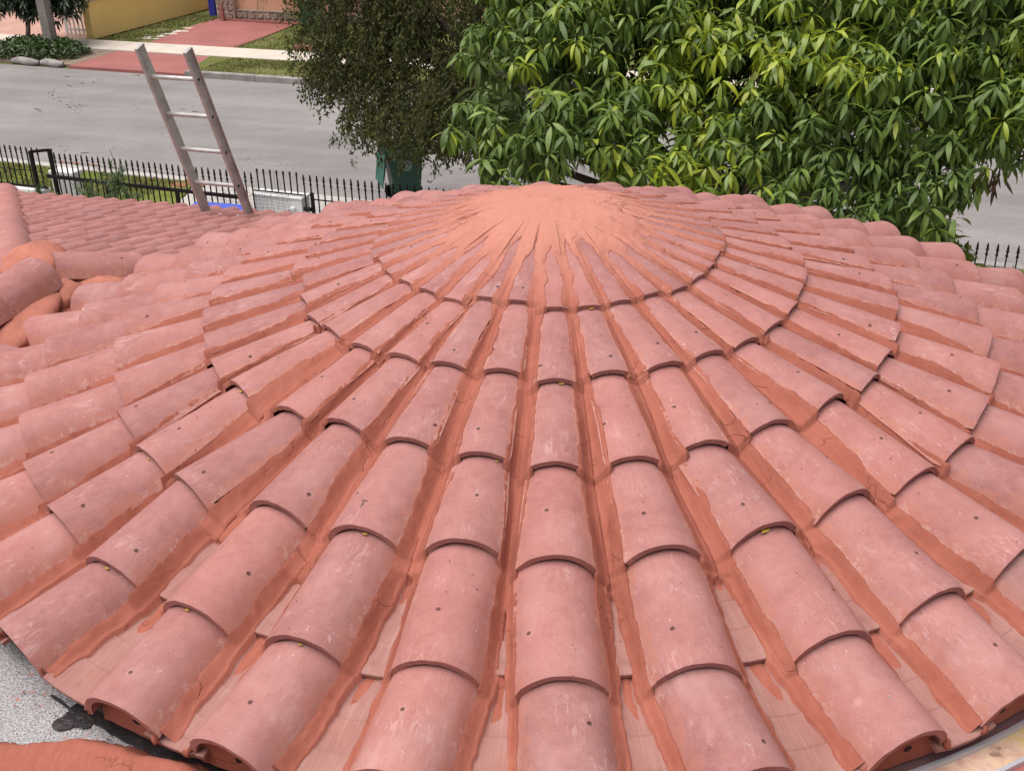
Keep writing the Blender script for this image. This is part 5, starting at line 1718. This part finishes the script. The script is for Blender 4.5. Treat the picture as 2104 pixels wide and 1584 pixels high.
for (x, y, z, r) in DLOBES:
    m = int(310 * r ** 2.2) + 20
    for q in range(m):
        d = rd.normal(size=3); d /= np.linalg.norm(d)
        p = np.array([x, y, z]) + d * r * (0.35 + 0.65 * rd.random() ** 0.5)
        Ls = rd.uniform(0.22, 0.50)
        out = d * np.array([1, 1, 0.2]); hv = out * 0.5 + np.array([0, 0, -0.75]) + rd.normal(0, 0.15, 3); hv /= np.linalg.norm(hv)
        n = int(Ls / 0.018)
        t = rd.random(n)
        strand = p + hv * (t * Ls)[:, None] + rd.normal(0, 0.032, (n, 3))
        PP.append(strand); dl = rd.normal(0, 0.55, (n, 3)) + np.array([0, 0, -0.75]); DD.append(dl); SS.append(rd.uniform(0.045, 0.088, n))
        if q % 6 == 0: TW.tube([p, p + hv * Ls], [0.004, 0.0015], 3, cap=False)
PP, DD, SS = np.concatenate(PP), np.concatenate(DD), np.concatenate(SS)
p, f_ = bake(leaf_shape(1.0, 0.42, 0.5, 2, 0.3), PP, orient(DD, np.array([0.3, 0.8, 0.2]), rd.normal(0, 0.8, len(PP))), SS)
tag(obj("crown", mesh_np("crown", p, f_, ML_OLIVE, None, False), DT), kind='stuff')
tag(TW.build("twigs", M_DARKBARK, DT), kind='stuff')


def small_tree(name, label, base, top, lobes, mat, L, seed, n=(7, 11), dens=20, trunk=0.09, bark=M_BARK, el=(-45, 15), zmin=0.3, group=None, shape=(1.0, 0.24, 1.0)):
    T = empty(name, base); tag(T, label, "tree", group)
    mb = MB(); limb(mb, base, top, trunk, trunk * 0.7, seed, 0.0); mb.build("trunk", bark, T, smooth=True, sharp=60)
    for i, (x, y, z, r) in enumerate(lobes):
        mb = MB(); limb(mb, top, (x, y, z), trunk * 0.5, 0.012, seed + i, 0.05); mb.build("branch", bark, T, smooth=True, sharp=60)
    P, A = rosettes(lobes, dens, 8, zmin, 0.4, 0.5, seed)
    ps, ds, sc_, _ = rosette_leaves(P, A, n[0], n[1], L, el, seed + 1)
    r_ = np.random.default_rng(seed)
    p, f_ = bake(leaf_shape(*shape, 3, 0.2), ps, orient(ds, ZZ, r_.normal(0, 0.4, len(ps))), sc_)
    tag(obj("crown", mesh_np("crown", p, f_, mat, None, True), T), kind='stuff')
    return T


small_tree("verge_tree", "small dark leaved tree on the planted mound across the street", tuple(S(-25.95, 24.3, 0.1)), tuple(S(-25.9, 24.3, 1.0)),
           [(-14.79, 33.19, 1.75, 1.2), (-14.2, 32.9, 1.45, 0.85), (-15.4, 32.8, 1.55, 0.8), (-13.75, 32.8, 1.35, 0.7), (-14.35, 33.3, 2.3, 1.4), (-13.45, 33.0, 1.6, 0.6)], ML_DARK, 0.25, 41, dens=16, bark=M_BARK)
# planted mound
mr = np.random.default_rng(8)
n = 5200
uu = mr.uniform(-27.6, -23.75, n); vv = mr.uniform(22.98, 24.95, n)
c_ = ((uu + 25.5) / 1.95) ** 2 + ((vv - 23.98) / 1.05) ** 2
k = c_ < 1 + 0.25 * (fbm(uu * 2, vv * 2, 4) - 0.5)
uu, vv, c_ = uu[k], vv[k], c_[k]
hz = 0.10 + 0.42 * np.sqrt(np.clip(1 - c_, 0, 1)) * (0.6 + 0.8 * fbm(uu * 1.6, vv * 1.6, 6))
pos_ = uu[:, None] * TU + vv[:, None] * TV + (hz * mr.uniform(0.45, 1.0, len(uu)))[:, None] * ZZ
dr_ = mr.normal(0, 1, (len(uu), 3)); dr_[:, 2] = np.abs(dr_[:, 2]) * 0.5 - 0.1
p, f_ = bake(leaf_shape(1.0, 0.5, 0.8, 2, 0.2), pos_, orient(dr_, ZZ, mr.normal(0, 0.5, len(uu))), mr.uniform(0.09, 0.17, len(uu)))
tag(obj("ground_cover", mesh_np("ground_cover", p, f_, ML_COVER, None, True)), "dark green leafy ground cover heaped round the far tree and pole", kind='stuff')
sheet("planting_strip", [(-27.4, 23.0), (-23.7, 23.0), (-23.7, 24.95), (-27.4, 24.95)], 0.072, M_DIRT)
tag(bpy.data.objects["planting_strip.001"], "earth under the planted mound", kind='structure')

# palm whose frond hangs before the peach wall
PM = empty("palm_tree", tuple(S(-18.6, 29.4))); tag(PM, "palm beside the distant bin, one yellowing frond hanging before the peach wall", "tree")
mb = MB(); limb(mb, S(-18.6, 29.4, 0), S(-18.7, 29.4, 3.6), 0.13, 0.11, 2, 0.0); mb.build("trunk", M_BARKG, PM, smooth=True, sharp=60)
for q in range(9):
    az = R(200 + q * 40) if q else math.atan2(*(S(-21.6, 30.2) - S(-18.7, 29.4))[[1, 0]])
    a = np.array(S(-18.7, 29.4, 3.6)); hd = np.array([math.cos(az), math.sin(az), 0])
    Lf = 2.75
    pts = [a + hd * Lf * t + ZZ * (0.9 * math.sin(t * 2.2) - 3.2 * t ** 2.2) for t in np.linspace(0, 1, 12)]
    mb = MB(); mb.tube(pts, np.linspace(0.03, 0.006, 12), 5)
    ps, ds = [], []
    for i in range(1, 12):
        for e_ in np.linspace(0, 1, 5)[:-1]:
            p = pts[i - 1] + (pts[i] - pts[i - 1]) * e_
            tg = pts[i] - pts[i - 1]; tg /= np.linalg.norm(tg)
            sd_ = np.cross(tg, ZZ); sd_ /= np.linalg.norm(sd_) + 1e-6
            for s_ in (-1, 1):
                ps.append(p); ds.append(sd_ * s_ * 0.7 + tg * 0.6 + np.array([0, 0, -0.5]))
    V_, F_ = bake(leaf_shape(1.0, 0.07, 0.9, 3, 0.2), np.array(ps), orient(np.array(ds)), rng.uniform(0.35, 0.6, len(ps)))
    b0 = len(mb.v)
    mb.add(V_, [tuple(x) for x in F_], 1)
    mb.build("frond", [M_BARKG, ML_PALM], PM)
# trees far off beyond the frame of the street are left out; shrubs in the front yard


def sprig_shrub(label, spots, seed):
    r_ = np.random.default_rng(seed)
    T = empty("needle_shrub", tuple(S(spots[0][0], spots[0][1]))); tag(T, label, "shrub")
    ps, ds, sc_ = [], [], []
    for (u, v, h, lean) in spots:
        a, b = S(u, v, 0), S(u + lean, v, h)
        mb = MB(); limb(mb, a, b, 0.012, 0.004, seed, 0.0, 6); mb.build("stem", M_BARK, T, smooth=True, sharp=60)
        for q in range(int(18 * h)):
            t = 0.2 + 0.8 * r_.random()
            c = np.array(a) + (np.array(b) - np.array(a)) * t
            d = r_.normal(0, 1, 3); d[2] = 0.6 * abs(d[2]) + 0.35; d /= np.linalg.norm(d)
            Lb = (0.16 + 0.26 * (1 - t)) * r_.uniform(0.7, 1.2)
            for e_ in np.linspace(0.1, 1, 12):
                for s_ in range(3):
                    ps.append(c + d * Lb * e_); w = r_.normal(0, 0.7, 3) + d * 0.8; ds.append(w); sc_.append(r_.uniform(0.07, 0.13))
    p, f_ = bake(leaf_shape(1.0, 0.14, 0.5, 2, 0.1), np.array(ps), orient(np.array(ds)), np.array(sc_))
    tag(obj("foliage", mesh_np("foliage", p, f_, ML_POD, None, True), T), kind='stuff')


sprig_shrub("feathery green shrub with one tall sprig in front of the sliding gate", [(-11.85, 10.85, 1.6, 0.08), (-12.35, 10.8, 0.9, -0.05), (-11.6, 10.8, 0.85, 0.15), (-12.0, 10.75, 0.75, 0.0)], 61)
sprig_shrub("small feathery green shrub in front of the white gate pillar", [(-13.4, 10.75, 0.72, 0.02), (-13.2, 10.7, 0.62, 0.1)], 62)
sprig_shrub("tiny feathery green shrub in front of the low white wall", [(-14.35, 10.8, 0.55, 0.0)], 63)
YT = small_tree("yellow_green_shrub", "rounder leaved yellow green shrub at the right edge of the turret", (4.2, 6.5, 0), (4.15, 6.45, 1.6),
                [(4.0, 6.35, 2.55, 0.42), (4.3, 6.6, 2.35, 0.38), (3.75, 6.2, 2.75, 0.36), (4.45, 6.75, 2.05, 0.3)], ML_YEL, 0.15, 71, n=(6, 9), dens=30, trunk=0.04, el=(-30, 25), shape=(1.0, 0.45, 0.7), zmin=0.5)
YT['category'] = "shrub"
